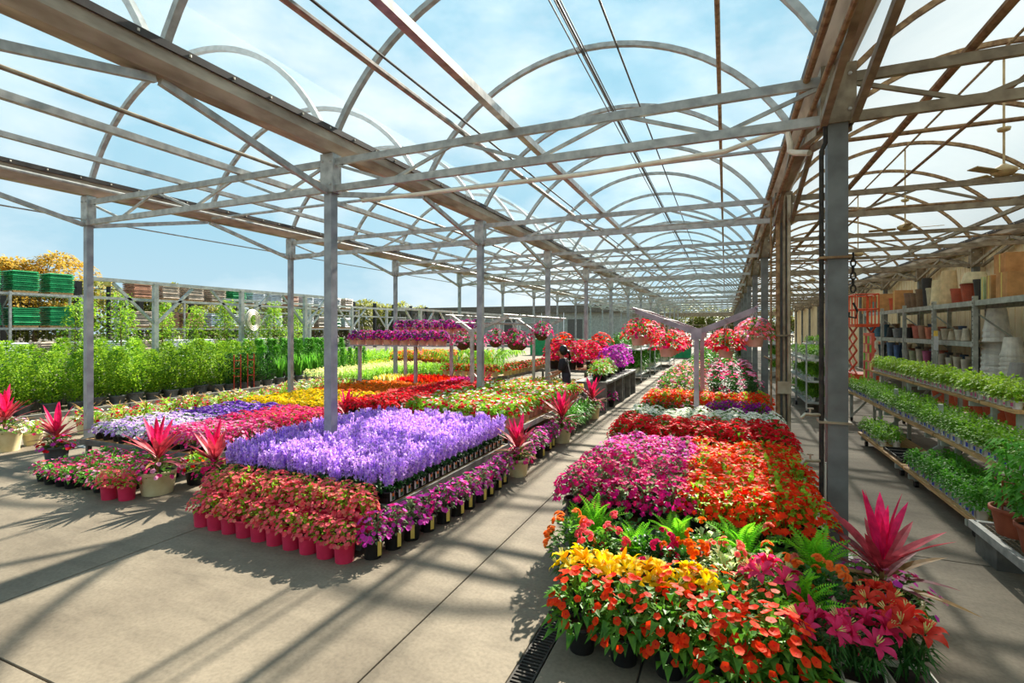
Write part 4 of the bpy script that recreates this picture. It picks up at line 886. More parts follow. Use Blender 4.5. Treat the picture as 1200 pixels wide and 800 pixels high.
def rackitem(u, wpx, hpx, z, kindk, col, label, flip=False, stack=0, X=5.55, group=None, cat=None):
    y, D = PX(u, X); w_ = wpx * D / FPX; h = hpx * D / FPX
    if kindk == 'box':
        t = thing('cardboard_box', label, cat or 'box', (X, y, z), 0, group); m = mat('board_%d_%d_%d' % col, col, tuple(int(c * .85) for c in col), rough=.8, rnd=.05)
        put('carton', MB().box((0, 0, h / 2), (.5, w_ * .8, h)).mesh('carton', m), t); put('tape', MB().box((-.2515, 0, h / 2), (.002, .05, h * .99)).mesh('tape', 'tagy'), t); return y
    potthing('plant_pot', label, X, y, z, w_ / 2, h * (.62 if stack else 1), col, flip, stack, group); return y
Z3 = 2.662
CB = (200, 146, 88); TN = (206, 178, 130); CRM = (222, 204, 158); DK = (52, 50, 48); TC = (178, 84, 56); BR = (120, 96, 70)
for u, w_, h, k, c, lab, fl in ((1192, 34, 30, 'box', CB, 'large cardboard box at the near end of the top rack shelf', False), (1176, 13, 28, 'box', (196, 156, 100), 'narrow cardboard carton beside the large box on the rack', False),
    (1168, 9, 27, 'box', (186, 206, 150), 'green and white printed bag standing beside the cartons', False), (1157, 10, 17, 'pot', (136, 120, 100), 'grey-brown pot leaning beside the printed bag', True),
    (1149, 13, 26, 'pot', DK, 'black pot next to the stacked cream bowls on the top shelf', False), (1137, 18, 22, 'pot', TC, 'terracotta pot under cream bowls on the top shelf', False),
    (1122, 13, 18, 'pot', TC, 'plain terracotta pot on the top rack shelf', False), (1112, 19, 40, 'pot', TN, 'tall tan pot upside down on the top shelf', True), (1099, 14, 30, 'pot', CRM, 'cream pot upside down on the top shelf', True),
    (1092, 11, 22, 'pot', (190, 182, 150), 'pale olive pot on the top shelf', False), (1086, 9, 34, 'pot', DK, 'tall black pot on the top shelf', False), (1079, 10, 22, 'pot', BR, 'brown ribbed pot between black and tan pots', False),
    (1072, 9, 18, 'pot', BR, 'small brown pot with a white sticker', False), (1065, 9, 19, 'pot', (132, 108, 84), 'small taupe pot beside a carton', False), (1058, 11, 23, 'box', CB, 'upright cardboard carton among the small pots', False),
    (1047, 9, 15, 'pot', (206, 88, 50), 'bright orange clay pot between two cartons', False), (1038, 11, 21, 'box', CB, 'cardboard carton near the lift on the top shelf', False), (1027, 12, 13, 'pot', (104, 130, 110), 'green glazed bowl near the lift', True),
    (1019, 9, 20, 'box', (190, 128, 74), 'brown carton at the far end of the top shelf', False)):
    rackitem(u, w_, h, Z3, k, c, lab, fl)
y, D = PX(1192, 5.55); t = thing('cardboard_box', 'second cardboard box stacked on the large box', 'box', (5.55, y + .1, Z3 + 30 * D / FPX)); put('carton', MB().box((0, 0, .2), (.48, .5, .4)).mesh('carton', 'card'), t); put('tape', MB().box((-.2415, 0, .2), (.002, .05, .39)).mesh('tape', 'tagy'), t)
y, D = PX(1140, 5.55); potthing('plant_pot', 'wide cream bowl upside down on top of the terracotta pot', 5.6, y + .0, Z3 + 22 * D / FPX, 26 * D / FPX / 2, 13 * D / FPX, CRM, True)
# lower levels
for u, w_, h, c, lab, fl, st in ((1168, 28, 44, (250, 246, 232), 'tall stack of ivory planters on the low rack shelf', True, 9), (1187, 24, 36, (240, 234, 216), 'second stack of ivory planters behind the grey pot', True, 6)):
    rackitem(u, w_, h, .925, 'pot', c, lab, fl, st, 5.75)
rackitem(1194, 22, 24, .925, 'pot', (160, 156, 148), 'grey pot upside down beside the ivory planters', True, 0, 5.4)
t_u = [(1132, (216, 204, 176)), (1124, (222, 210, 184)), (1116, (206, 190, 160)), (1108, (214, 200, 172)), (1101, (190, 176, 152)), (1089, (206, 120, 90)), (1081, (190, 140, 110)), (1074, (220, 130, 110)), (1066, DK), (1058, (70, 74, 76)), (1051, (150, 160, 160)), (1044, DK), (1037, (70, 110, 130)), (1029, (86, 130, 150)), (1023, (60, 90, 110))]
nmz = ('ivory', 'cream', 'sand', 'linen', 'taupe', 'coral', 'clay', 'salmon', 'black', 'charcoal', 'silver grey', 'jet black', 'teal', 'pale teal', 'navy')
for (u, c), nm_ in zip(t_u, nmz):
    rackitem(u, 8.5, rnd(9, 15), 1.725, 'pot', c, '%s glazed pot on the middle rack shelf' % nm_, R.random() < .4)
for i, (u, c) in enumerate(((1131, (224, 214, 190)), (1122, (216, 206, 180)), (1113, (214, 206, 184)), (1104, (200, 190, 168)), (1086, (206, 110, 150)), (1078, (216, 208, 180)), (1070, (200, 210, 170)), (1062, (210, 216, 200)), (1052, (90, 130, 180)), (1044, (120, 150, 190)), (1034, (40, 60, 70)))):
    rackitem(u, 8, rnd(14, 20), .925, 'pot', c, '%s pot on the low rack shelf' % ('large ivory', 'tall cream', 'bone white', 'warm grey', 'raspberry', 'buttermilk', 'pale green', 'mint white', 'sky blue', 'powder blue', 'slate')[i], False)
for i, u in enumerate(range(1026, 1136, 6)):
    c = ((226, 214, 186), (196, 116, 84), (110, 112, 110), (214, 196, 160), (150, 120, 96), (80, 100, 120))[i % 6]; nm_ = ('ivory', 'clay', 'grey', 'sand', 'brown', 'blue-grey')[i % 6]
    rackitem(u, 7.5, rnd(10, 17), 1.725, 'pot', c, '%s pot in the back row of the middle rack shelf' % nm_, i % 3 == 0, 0, 6.05, '%s back row pots on the middle shelf' % nm_)
    rackitem(u + 2, 7.5, rnd(12, 19), .925, 'pot', c, '%s pot in the back row of the low rack shelf' % nm_, i % 4 == 0, 0, 6.05, '%s back row pots on the low shelf' % nm_)
bench('display_bench', 'bench of terracotta pots behind the herb shelves', 'bench', 3.8, 4.3, 8.6, 13.2, .55, 'steelsh')
for i in range(12): potthing('plant_pot', 'plain terracotta pot on the bench behind the herb shelves', 4.05, 8.85 + i * .37, .552, .15, .26, (206, 104, 70), False, 0, 'terracotta pots behind the herbs')
y, D = PX(1097, 5.0); t = thing('price_sign', 'white price sign with a yellow top in front of the racks', 'sign', (5.0, y, 0))
put('card', MB().box((0, 0, 1.72), (.01, .28, .5)).mesh('card', 'white'), t); put('header', MB().box((-.007, 0, 1.9), (.004, .28, .14)).mesh('header', mat('sign_yellow', (240, 196, 70), rnd=0)), t); put('pole', MB().box((.02, 0, .75), (.03, .03, 1.5)).mesh('pole', 'steelsh'), t)

# ================================================================== HANGING BASKET FRAMES
def basket(pot, lm, pet, r=.29, h=.34, nb=95, rt=.13, ph=.17, nm='pot'):
    def fn():
        w_ = MB()
        for q in range(3): w_.tube([(rt * math.cos(q * 2.1), rt * math.sin(q * 2.1), ph), (0, 0, ph + .42)], .0035, 4)
        b = MB().lathe([(rt * .35, 0), (rt * .8, ph * .35), (rt, ph)], 14, cap=True) if nm == 'basket' else potmb(rt, rt * .74, ph, 14)
        return [(nm, b, [pot, 'soil'], None), ('hanger', w_, ['white'], None)] + dome(130, nb, r, h, ph - .06, .07, .045, .032, pet, lm=lm, low=-.4, notch=.85)
    return fn
kind('bred', 'hanging_basket', 'hanging basket', basket('blush', 'lf', ['p_red', 'p_hotpink', 'p_coral']), 3)
kind('bpink', 'hanging_basket', 'hanging basket', basket('blush', 'lf', ['p_coral', 'p_palep', 'p_coral']), 2)
kind('bpet', 'hanging_basket', 'hanging basket', basket('moss', 'lf', ['p_hotpink', 'p_palep', 'p_magenta'], nm='basket', rt=.17), 3)
kind('brow', 'hanging_basket', 'hanging basket', basket('blush', 'lfd', ['p_purple', 'p_violetpink', 'p_magenta'], r=.2, h=.28, nb=110, rt=.16, ph=.2), 3)
def yframe(x, y0, n, dy, label, m='mauve', zj=1.95, arm=(-.95, .85), rise=.36, rot=0.0):
    t = thing('basket_stand', label, 'stand', (x, y0, 0), rot)
    for i in range(n):
        ps_ = put('post', MB().box((0, i * dy, zj / 2), (.075, .075, zj)).mesh('post', m), t)
        for a in arm: put('arm', MB().beam((0, i * dy, zj), (a, i * dy, zj + rise), .06, .08).mesh('arm', m), t)
        put('gusset', MB().box((0, i * dy - .045, zj - .02), (.16, .01, .18)).mesh('gusset', m), ps_)
    for a in arm:
        for q in (.5, 1): put('rail', MB().tube([(a * q, -.3, zj + rise * q + .03), (a * q, (n - 1) * dy + .3, zj + rise * q + .03)], .02, 6).mesh('rail', m), t)
yframe(-.42, 8.5, 2, 2.1, 'mauve Y-shaped hanging basket frame over the white impatiens')
bi = 0
for yy in (8.75, 9.3, 9.9, 10.5):
    for dx, zz in ((-.95, 2.31), (-.475, 2.13), (.425, 2.13), (.85, 2.31)):
        pk = dx > .8; plant('bpink' if pk else 'bred', -.42 + dx, yy + rnd(-.05, .05), zz - .62 + .04, 'pink hanging basket in a blush pot at the herb aisle end of the Y frame' if pk else 'red and pink begonia hanging basket in a blush pot on the Y frame', 'pink Y-frame baskets' if pk else 'red Y-frame baskets', 1.0)
yframe(-5.55, 10.7, 2, 4.2, 'galvanized Y-shaped basket frame between begonias and geraniums', 'galv', 1.95, (-.55, .95))
for x, y, z in ((-5.95, 11.0, 1.55), (-6.05, 11.8, 1.5), (-4.75, 11.4, 1.55), (-5.0, 12.4, 1.5), (-4.62, 13.0, 1.75), (-5.9, 12.8, 1.55)): plant('bpet', x, y, z - .05, 'moss-lined hanging basket of pink petunias beyond the begonias', 'moss-lined baskets', 1.15)
t = thing('basket_rail', 'double steel rail on posts carrying a row of purple petunia pots', 'frame', (0, 0, 0))
for y, z in ((12.0, 1.78), (13.3, 2.1)):
    x0, x1 = (-10.3, -7.0) if z < 2 else (-9.6, -6.6)
    put('rail', MB().box(((x0 + x1) / 2, y + .0, z - .24), (x1 - x0, .3, .03)).mesh('rail', 'mauve'), t)
    for x in (x0 + .35, x1 - 1.0): put('post', MB().box((x, y, (z - .25) / 2), (.08, .08, z - .25)).mesh('post', 'mauve'), t)
    n = 11 if z < 2 else 10
    for i in range(n): plant('brow', x0 + .15 + i * (x1 - x0 - .3) / (n - 1), y, z - .225, 'purple petunias in a blush pot on the double steel rail', 'petunia pots on the rail', 1.0)

# ================================================================== FAR MIDDLE: grey benches, bougainvilleas, person
for i, (y0, y1) in enumerate(((12.0, 14.15), (14.25, 16.3))):
    t = thing('grey_bench', 'grey concrete bench along the aisle, ' + ('the one next to the geraniums' if i == 0 else 'the one farther down the aisle'), 'bench', (-3.0, (y0 + y1) / 2, 0)); L = y1 - y0
    put('top', MB().box((0, 0, .71), (.8, L, .05)).mesh('top', 'greyb'), t)
    for q in (-L / 2 + .05, 0, L / 2 - .05): put('leg', MB().box((.1, q, .342), (.55, .07, .684)).mesh('leg', 'greyb'), t)
kind('tuft', 'potted_flower', 'flower', lambda: [P(.11, .09, .17, 'black')] + dome(150, 26, .22, .36, .15, .13, .03, .03, ['p_red', 'p_white', 'p_hotpink'], lm='lfl', droop=.4), 3)
def boug(pet): return lambda: [P(.14, .11, .24, 'black')] + dome(140, 170, .36, .62, .22, .07, .05, .055, pet, k=3, lm='lf', low=-.3, notch=.7)
kind('bogp', 'bougainvillea', 'bougainvillea', boug(['p_bougp', 'p_violetpink']), 2); kind('bogr', 'bougainvillea', 'bougainvillea', boug(['p_bougr', 'p_hotpink']), 2); kind('bogo', 'bougainvillea', 'bougainvillea', boug(['p_orange', 'p_bougr']), 1)
for i in range(6): plant('tuft', -2.95 + rnd(-.15, .15), 12.15 + i * .3, .735, 'red and white flowers in a black pot on the grey bench', 'pots on the grey bench', 1.0)
for x, y in ((-3.0, 14.1), (-2.95, 14.75), (-2.98, 15.4), (-3.0, 16.0)): plant('bogp', x, y, .735, 'violet bougainvillea in a black pot on the grey bench', 'violet bougainvilleas', .95)
bench('display_bench', 'wooden bench under the red bougainvilleas behind the grey one', 'bench', -5.6, -3.7, 15.6, 18.5, .7)
for x, y in ((-5.2, 15.9), (-4.6, 15.9), (-4.0, 16.0), (-5.3, 16.8), (-4.6, 16.9), (-3.95, 17.0)): plant('bogr', x, y, .702, 'crimson bougainvillea in a black pot behind the grey bench', 'crimson bougainvilleas', 1.1)
for x, y in ((-5.45, 17.75), (-4.05, 17.75)): plant('bogo', x, y, .702, 'orange-red bougainvillea at the back of the wooden bench', 'orange bougainvilleas', 1.4)
plant('magv', -2.72, 13.1, 0, 'purple flowers in a pot on the floor beside the grey bench', None, 1.2)
# person choosing flowers, dark top, black hair tied back, turned to the left
sk = mat('skin', (172, 118, 88), (156, 102, 74), rnd=0); blk = mat('dark_top', (34, 28, 34), (24, 20, 26), rough=.8, rnd=0); jn = mat('dark_trousers', (46, 44, 56), (34, 32, 44), rough=.85, rnd=0); hr = mat('black_hair', (22, 17, 16), (14, 10, 10), rough=.4, rnd=0)
pe = thing('person', 'person in a dark top with black hair bending over the flowers', 'person', (-3.52, 11.72, 0), 3.25, None, .97)
def skin_mesh(name, verts, edges, rad, m, parent, root=0):
    me = bpy.data.meshes.new(name); me.from_pydata(verts, edges, []); me.materials.append(m); o = put(name, me, parent)
    md = o.modifiers.new('skin', 'SKIN'); 
    for i, r in enumerate(rad): me.skin_vertices[0].data[i].radius = (r, r) if not isinstance(r, tuple) else r
    for i in range(len(verts)): me.skin_vertices[0].data[i].use_root = (i == root)
    s_ = o.modifiers.new('sub', 'SUBSURF'); s_.levels = 2; s_.render_levels = 2; return o
V = [(0, 0, .88), (.02, 0, 1.05), (.06, 0, 1.24), (.09, 0, 1.33), (.12, 0, 1.40), (.145, 0, 1.47), (.15, 0, 1.56),
     (0, .09, .84), (.02, .10, .46), (-.02, .10, .09), (.1, .11, .05), (0, -.09, .84), (.0, -.10, .46), (-.04, -.10, .09), (.08, -.11, .05),
     (.07, .17, 1.28), (.12, .21, 1.03), (.30, .16, .92), (.40, .13, .90), (.07, -.17, 1.28), (.14, -.21, 1.04), (.33, -.15, .98), (.43, -.12, .97)]
E_ = [(0, 1), (1, 2), (2, 3), (3, 4), (4, 5), (5, 6), (0, 7), (7, 8), (8, 9), (9, 10), (0, 11), (11, 12), (12, 13), (13, 14), (2, 15), (15, 16), (16, 17), (17, 18), (2, 19), (19, 20), (20, 21), (21, 22)]
rd = [(.13, .11), (.11, .09), (.14, .10), .055, .05, .085, .07, .085, .06, .04, .04, .085, .06, .04, .04, .06, .045, .034, .028, .06, .045, .034, .028]
skin_mesh('body', V, E_, [tuple(q - .035 for q in r) if isinstance(r, tuple) else r for r in rd], sk, pe)
def grow(idx, edges, add, m, name):
    mp_ = {v: i for i, v in enumerate(idx)}; skin_mesh(name, [V[i] for i in idx], [(mp_[a], mp_[b]) for a, b in edges], [tuple(q + add for q in rd[i]) if isinstance(rd[i], tuple) else rd[i] + add for i in idx], m, pe)
grow([1, 2, 3, 15, 16, 19, 20, 0], [(1, 2), (2, 3), (2, 15), (15, 16), (2, 19), (19, 20), (0, 1)], .034, blk, 'shirt')
grow([0, 7, 8, 9, 11, 12, 13, 1], [(0, 7), (7, 8), (8, 9), (0, 11), (11, 12), (12, 13), (0, 1)], .016, jn, 'trousers')
hb = MB().lathe([(.02, .13), (.07, .11), (.1, .05), (.105, -.02), (.09, -.09), (.05, -.12)], 14, c=(.085, 0, 1.545)).mesh('hair', hr, True); put('hair', hb, pe)
put('ponytail', MB().tube([(.03, 0, 1.55), (-.06, 0, 1.5), (-.08, 0, 1.38), (-.06, 0, 1.26)], [.03, .045, .04, .012], 8).mesh('ponytail', hr, True), pe)
fc_ = MB(); fc_.lathe([(.001, .03), (.016, .0), (.012, -.012), (.002, -.016)], 8, c=(.235, 0, 1.5)); fc_.box((.215, .035, 1.525), (.01, .022, .01), 1).box((.215, -.035, 1.525), (.01, .022, .01), 1).box((.222, 0, 1.455), (.012, .04, .01), 2)
put('face', fc_.mesh('face', [sk, hr, mat('lips', (150, 70, 64), rnd=0)]), pe)
for s in (-1, 1):
    hd = MB(); bx_, by_, bz_ = (.40, .13, .90) if s > 0 else (.43, -.12, .97)
    for q in range(4): hd.tube([(bx_, by_ - .025 + q * .016, bz_), (bx_ + .06, by_ - .03 + q * .02, bz_ - .01), (bx_ + .085, by_ - .03 + q * .02, bz_ - .04)], [.009, .008, .006], 6)
    hd.tube([(bx_ - .01, by_ - .03 * s, bz_), (bx_ + .03, by_ - .055 * s, bz_ - .02)], [.01, .007], 6); put('fingers', hd.mesh('fingers', sk, True), pe)
# carts with large leafy plants farther down the main aisle
for i, (x, y) in enumerate(((-3.6, 20.5), (-3.6, 24.5), (-3.4, 29.0))):
    lab = ('first', 'second', 'third')[i]
    cart(x - .7, x + .7, y - 1.2, y + 1.2, (.32, 1.25), 'white wheeled cart of leafy plants along the main aisle, the %s one' % lab, m='white')
    bed('bigleaf', x - .65, x + .65, y - 1.1, y + 1.1, .32, .45, 'big-leaved plant on the lower deck of the %s white cart' % lab, 'plants on the %s white cart' % lab, .95)
    bed('bigleaf', x - .65, x + .65, y - 1.1, y + 1.1, 1.25, .55, 'big-leaved plant on top of the %s white cart' % lab, 'plants on top of the %s white cart' % lab, .8)
bed('bigleaf', -1.3, .45, 17.3, 30, .1, .7, 'big-leaved green plant standing beyond the potted roses', 'green plants beyond the roses', 1.3)
bed('bogr', -1.2, .35, 31, 38, .3, .9, 'red flowering bush far down the flower strip', 'red bushes far down the strip', 1.3)
bed('lime', -9.5, -6.8, 14.2, 18.5, .3, .34, 'lime green bedding plant beyond the purple petunia rail', 'lime bedding plants', 1.5, skip=lambda x, y: min(math.hypot(x + 8.6, y - 15.5), math.hypot(x + 7.6, y - 16.2), math.hypot(x + 8.2, y - 17.4)) < .4)
bench('display_bench', 'narrow bench with begonias in cream pots beyond the petunia rail', 'bench', -8.3, -6.35, 13.75, 14.1, .55)
for i in range(9): plant('redpot', -8.15 + i * .215, 13.92, .552, 'red begonia in a cream pot on the narrow bench', 'red begonias on the narrow bench', 1.0)
bench('display_bench', 'long bench of begonias running away beyond the hanging baskets', 'bench', -6.65, -6.2, 14.3, 20.0, .55)
for i in range(20): plant('redpot', -6.3, 14.45 + i * .285, .552, 'red begonia in a cream pot on the long receding bench', 'red begonias on the long bench', 1.0)
kind('palm', 'yellow_palm', 'palm', lambda: [P(.2, .16, .3, 'terra', n=12), ('fronds', (lambda b: [[b.leaf(Vector((0, 0, .3)) + Vector((math.cos(a) * .9 * u, math.sin(a) * .9 * u, 1.25 * u - .75 * u * u)), (math.cos(a) + s * 1.2 * math.sin(a), math.sin(a) - s * 1.2 * math.cos(a), .1), .24, .035, .6) for u in [.2 + .08 * q for q in range(10)] for s in (-1, 1)] for a in [i * .52 for i in range(12)]] and b)(MB()), ['lfl'], 'stuff')], 2)
for x, y in ((-8.6, 15.5), (-7.6, 16.2), (-8.2, 17.4)): plant('palm', x, y, .2, 'yellow-green palm standing behind the begonia bench', 'yellow-green palms', 1.25)

# ================================================================== YARD on the left: shrubs, timber curb, racks of bagged soil, fence, trees
t = thing('timber_curb', 'weathered timber curb in front of the potted shrubs', 'curb', (0, 0, 0))
for i in range(6): put('timber', MB().box((-14.05, 3.2 + i * 2.45 + 1.2, .06), (.14, 2.42, .12)).mesh('timber', 'greyb'), t)
def shrub(nl, r, h, lm, L=.055, W=.03, pm='greypot', cone=False):
    def fn():
        f = MB()
        for i in range(nl):
            d = sph(); q = rnd(.6, 1); zz = rnd(0, 1); wid = r * (math.sin(PI * min(.98, .2 + zz * .72)) if not cone else (1.05 - .95 * zz)) * (1 + .15 * math.sin(7 * math.atan2(d.y, d.x) + zz * 9))
            a = math.atan2(d.y, d.x); p = Vector((math.cos(a) * wid * q, math.sin(a) * wid * q, .28 + h * zz)); f.leaf(p, (math.cos(a), math.sin(a), rnd(0, 1.2)), L * rnd(.8, 1.5), W * rnd(.8, 1.3), .1)
        f.tube([(0, 0, .25), (0, 0, .28 + h * .6)], .02, 6)
        return [P(.19, .15, .3, pm, n=14, rim=.015), ('foliage', f, [lm], 'stuff')]
    return fn
kind('shr', 'potted_shrub', 'shrub', shrub(1000, .31, 1.3, 'shrub', .08, .045), 4)
kind('shrd', 'potted_shrub', 'shrub', shrub(900, .34, 1.05, 'lfd', .08, .05), 2)
kind('cone', 'potted_conifer', 'shrub', shrub(900, .28, 1.0, 'lfg', .08, .04, cone=True), 2)
kind('iris', 'iris', 'plant', lambda: [P(.17, .14, .28, 'greypot', n=12), ('blades', (lambda b: [b.blade((rnd(-.08, .08), rnd(-.08, .08), .25), (math.cos(a), math.sin(a), 4.5), rnd(.7, 1.1), .045, .12, 5) for a in [rnd(0, 6.3) for _ in range(34)]] and b)(MB()), ['lfg'], 'stuff')], 2)
for r in range(4):
    for i in range(15):
        y = 4.4 + i * .47 + rnd(-.05, .05); x = -14.75 - r * .78 + rnd(-.06, .06); far = i > 12
        front = r == 0
        if front and 7 <= i <= 8: plant('shr', x, y, 0, 'round potted shrub in the front row of the yard', 'front row shrubs', rnd(.92, 1.0)); continue
        plant('shr', x, y, 0, 'round potted shrub in the front row of the yard' if front else 'round potted shrub in the back rows of the yard', 'front row shrubs' if front else 'back row shrubs', rnd(.78, 1.1))
for i in range(4):
    y = 11.4 + i * .5; plant('shrd', -14.7, y, 0, 'dark-leaved shrub on a red stake in the front row', 'dark staked shrubs', .9)
    plant('shr', -15.6, y, 0, 'round potted shrub in the back rows of the yard', 'back row shrubs'); plant('shr', -16.4, y, 0, 'round potted shrub in the back rows of the yard', 'back row shrubs')
    if i < 2:
        lt_ = thing('trellis', 'small red wooden trellis in a dark shrub pot', 'trellis', (-14.42, y + .1, .0), 0, 'red trellises'); put('upright', MB().box((0, -.12, .6), (.02, .025, 1.2)).mesh('upright', 'redp'), lt_); put('upright', MB().box((0, .12, .6), (.02, .025, 1.2)).mesh('upright', 'redp'), lt_)
        for z in (.5, .75, 1.0): put('rung', MB().box((.0, 0, z), (.018, .26, .02)).mesh('rung', 'redp'), lt_)
for i in range(5): plant('iris', -14.75, 13.45 + i * .45, 0, 'tall sword-leaved iris in a grey pot', 'irises', 1.05)
for i in range(6):
    plant('cone', -14.75, 15.8 + i * .45, 0, 'small conical evergreen next to the irises', 'conical evergreens', .95)
for i in range(24): plant('cone', -15.7 - .8 * (i % 3), 13.5 + (i // 3) * .6, 0, 'conical evergreen behind the irises', 'conical evergreens behind', 1.25)
kind('wlime', 'spirea', 'shrub', lambda: [P(.16, .13, .26, 'wpot', n=10)] + dome(160, 30, .26, .34, .22, .09, .03, .03, ['p_marig'], lm='lfl'), 2, True)
for r in range(3):
    for i in range(14): plant('wlime', -14.75 - r * .5, 18.6 + i * .42, 0, 'lime yellow shrub in a white pot at the end of the yard row', 'lime shrubs in white pots', 1.0)
# flat benches of pale bedding plants beyond the marigolds
bench('display_bench', 'pale-railed bench of bedding plants out by the yard', 'bench', -13.4, -10.3, 13.0, 18.6, .28, 'galv')
bed('pale', -13.35, -11.9, 13.1, 18.5, .282, .27, 'pale cream bedding plant on the bench by the yard', 'pale bedding plants', 1.15)
bed('lime', -11.9, -10.35, 13.1, 18.5, .282, .27, 'fresh green bedding plant on the bench by the yard', 'fresh green bedding plants', 1.1)
bench('display_bench', 'bench of crotons behind the pale bedding plants', 'bench', -15.5, -10.5, 20.5, 23.5, .4, 'galv')
bed('croton', -15.4, -10.6, 20.6, 23.4, .402, .5, 'orange and yellow croton beyond the bedding plants', 'crotons', 1.15)
bed('lime', -20.0, -16.2, 19.0, 26.0, .0, .62, 'leafy green plant in the middle of the yard', 'yard greens', 2.6)
# small young trees behind the shrubs
kind('sapling', 'sapling', 'tree', lambda: [P(.22, .18, .34, 'black', n=12), ('trunk', MB().tube([(0, 0, .2), (.03, 0, 1.1), (0, .02, 2.3)], [.02, .016, .006], 6), ['rust'], None), ('foliage', (lambda b: [b.leaf((rnd(-1, 1) * .42 * (1.2 - z * .4), rnd(-1, 1) * .42 * (1.2 - z * .4), .5 + z), (rnd(-1, 1), rnd(-1, 1), rnd(-.3, .6)), rnd(.08, .14), .06, .3) for z in [rnd(.3, 1.9) for _ in range(560)]] and b)(MB()), ['shrub'], 'stuff')], 3)
for i in range(16): plant('sapling', -18.3 - .75 * (i % 2) - rnd(0, .4), 9.2 + i * .62, 0, 'airy young sapling in a black pot behind the shrubs', 'young saplings', rnd(1.1, 1.35))
# racks with pallets of bags
bagm = {}
def bagstack(c, n=9, wd=1.05):
    b = MB(); h = .1
    for q in range(n):
        for a in (-.27, .27):
            j, k_ = rnd(-.03, .03), rnd(-.02, .02); w2, d2 = wd * .98, .52; z = q * h
            b.add([(j - w2 / 2, a - d2 / 2 + k_, z + .015), (j + w2 / 2, a - d2 / 2 + k_, z + .015), (j + w2 / 2, a + d2 / 2 + k_, z + .015), (j - w2 / 2, a + d2 / 2 + k_, z + .015),
                   (j - w2 / 2 - .03, a - d2 / 2 - .015 + k_, z + .055), (j + w2 / 2 + .03, a - d2 / 2 - .015 + k_, z + .055), (j + w2 / 2 + .03, a + d2 / 2 + .015 + k_, z + .055), (j - w2 / 2 - .03, a + d2 / 2 + .015 + k_, z + .055),
                   (j - w2 / 2 + .04, a - d2 / 2 + .03 + k_, z + .1), (j + w2 / 2 - .04, a - d2 / 2 + .03 + k_, z + .1), (j + w2 / 2 - .04, a + d2 / 2 - .03 + k_, z + .1), (j - w2 / 2 + .04, a + d2 / 2 - .03 + k_, z + .1)],
                  [(3, 2, 1, 0)] + [(i, (i + 1) % 4, 4 + (i + 1) % 4, 4 + i) for i in range(4)] + [(4 + i, 4 + (i + 1) % 4, 8 + (i + 1) % 4, 8 + i) for i in range(4)] + [(8, 9, 10, 11)])
    pal = MB()
    for a in (-.45, 0, .45): pal.box((0, a, -.06), (1.0, .09, .09))
    for a in range(6): pal.box((-.45 + a * .18, 0, -.008), (.12, 1.0, .016))
    return b.mesh('bags', mat('bag_%d_%d_%d' % c, c, tuple(int(x * .8) for x in c), rough=.35, scale=3, rnd=.08)), pal.mesh('pallet', 'wood')
COLB = dict(green=(40, 160, 96), grey=(120, 122, 116), white=(214, 220, 226), tan=(196, 176, 156), orange=(196, 140, 112))
def rack(x, ys, zs, label, name='yard_rack'):
    t = thing(name, label, 'rack', (x, 0, 0))
    for y in ys:
        for dx in (-.55, .55): put('upright', MB().box((dx, y, (zs[-1] + .05) / 2), (.1, .1, zs[-1] + .05)).mesh('upright', 'galv'), t)
        put('cross_brace', MB().beam((-.55, y, .5), (.55, y, 1.6), .05).beam((.55, y, 1.6), (-.55, y, 2.7), .05).beam((-.55, y, 2.7), (.55, y, zs[-1] - .1), .05).mesh('cross_brace', 'galv'), t)
    for i in range(len(ys) - 1):
        for z in zs:
            for dx in (-.55, .55): put('beam', MB().box((dx, (ys[i] + ys[i + 1]) / 2, z - .06), (.05, ys[i + 1] - ys[i] - .1, .12)).mesh('beam', 'galv'), t)
rack(-33, (7.3, 10.3, 13.3, 16.3), (2.1, 3.85), 'steel rack stacked with green bags at the yard fence')
rack(-33, (18.6, 22.0, 25.4, 28.8, 32.2, 35.6, 39.0), (2.1, 3.85), 'long steel rack with tan and white bagged pallets at the yard fence')
def pal(y, z, ck, n, lab, x=-33):
    key = (ck, n)
    if key not in bagm: bagm[key] = bagstack(COLB[ck], n)
    t = thing('bag_pallet', lab, 'pallet', (x, y, z + .105), PI / 2 + rnd(-.04, .04)); put('bags', bagm[key][0], t, kind='stuff'); put('pallet_base', bagm[key][1], t); t['group'] = 'pallets: ' + lab
for y, z, ck, n in ((8.1, 3.85, 'green', 10), (9.5, 3.85, 'green', 11), (11.0, 3.85, 'green', 11), (12.45, 3.85, 'green', 10), (13.95, 3.85, 'green', 10), (15.45, 3.85, 'green', 10),
                    (9.5, 2.1, 'grey', 10), (11.0, 2.1, 'grey', 10), (12.45, 2.1, 'green', 11), (13.95, 2.1, 'green', 9), (15.45, 2.1, 'green', 10)):
    pal(y, z, ck, n, 'pallet of %s bags on the %s beams of the green-bag rack' % (ck, 'upper' if z > 3 else 'lower'))
seq = ['orange', 'tan', 'tan', 'tan', 'green', 'white', 'white', 'orange', 'white', 'white', 'white', 'tan']
for i in range(12):
    y = 19.5 + i * 1.65
    pal(y, 3.85, seq[i], 9, 'pallet of %s bags on the upper beams of the long rack' % seq[i]); pal(y, 2.1, seq[(i * 5 + 2) % 12], 9, 'pallet of %s bags on the lower beams of the long rack' % seq[(i * 5 + 2) % 12])
for i in range(14):
    ck = ('white', 'white', 'tan')[i % 3]; pal(6 + i * 1.5, .105, ck, 12, 'ground pallet of %s bags in front of the yard racks' % ck, -29.5)
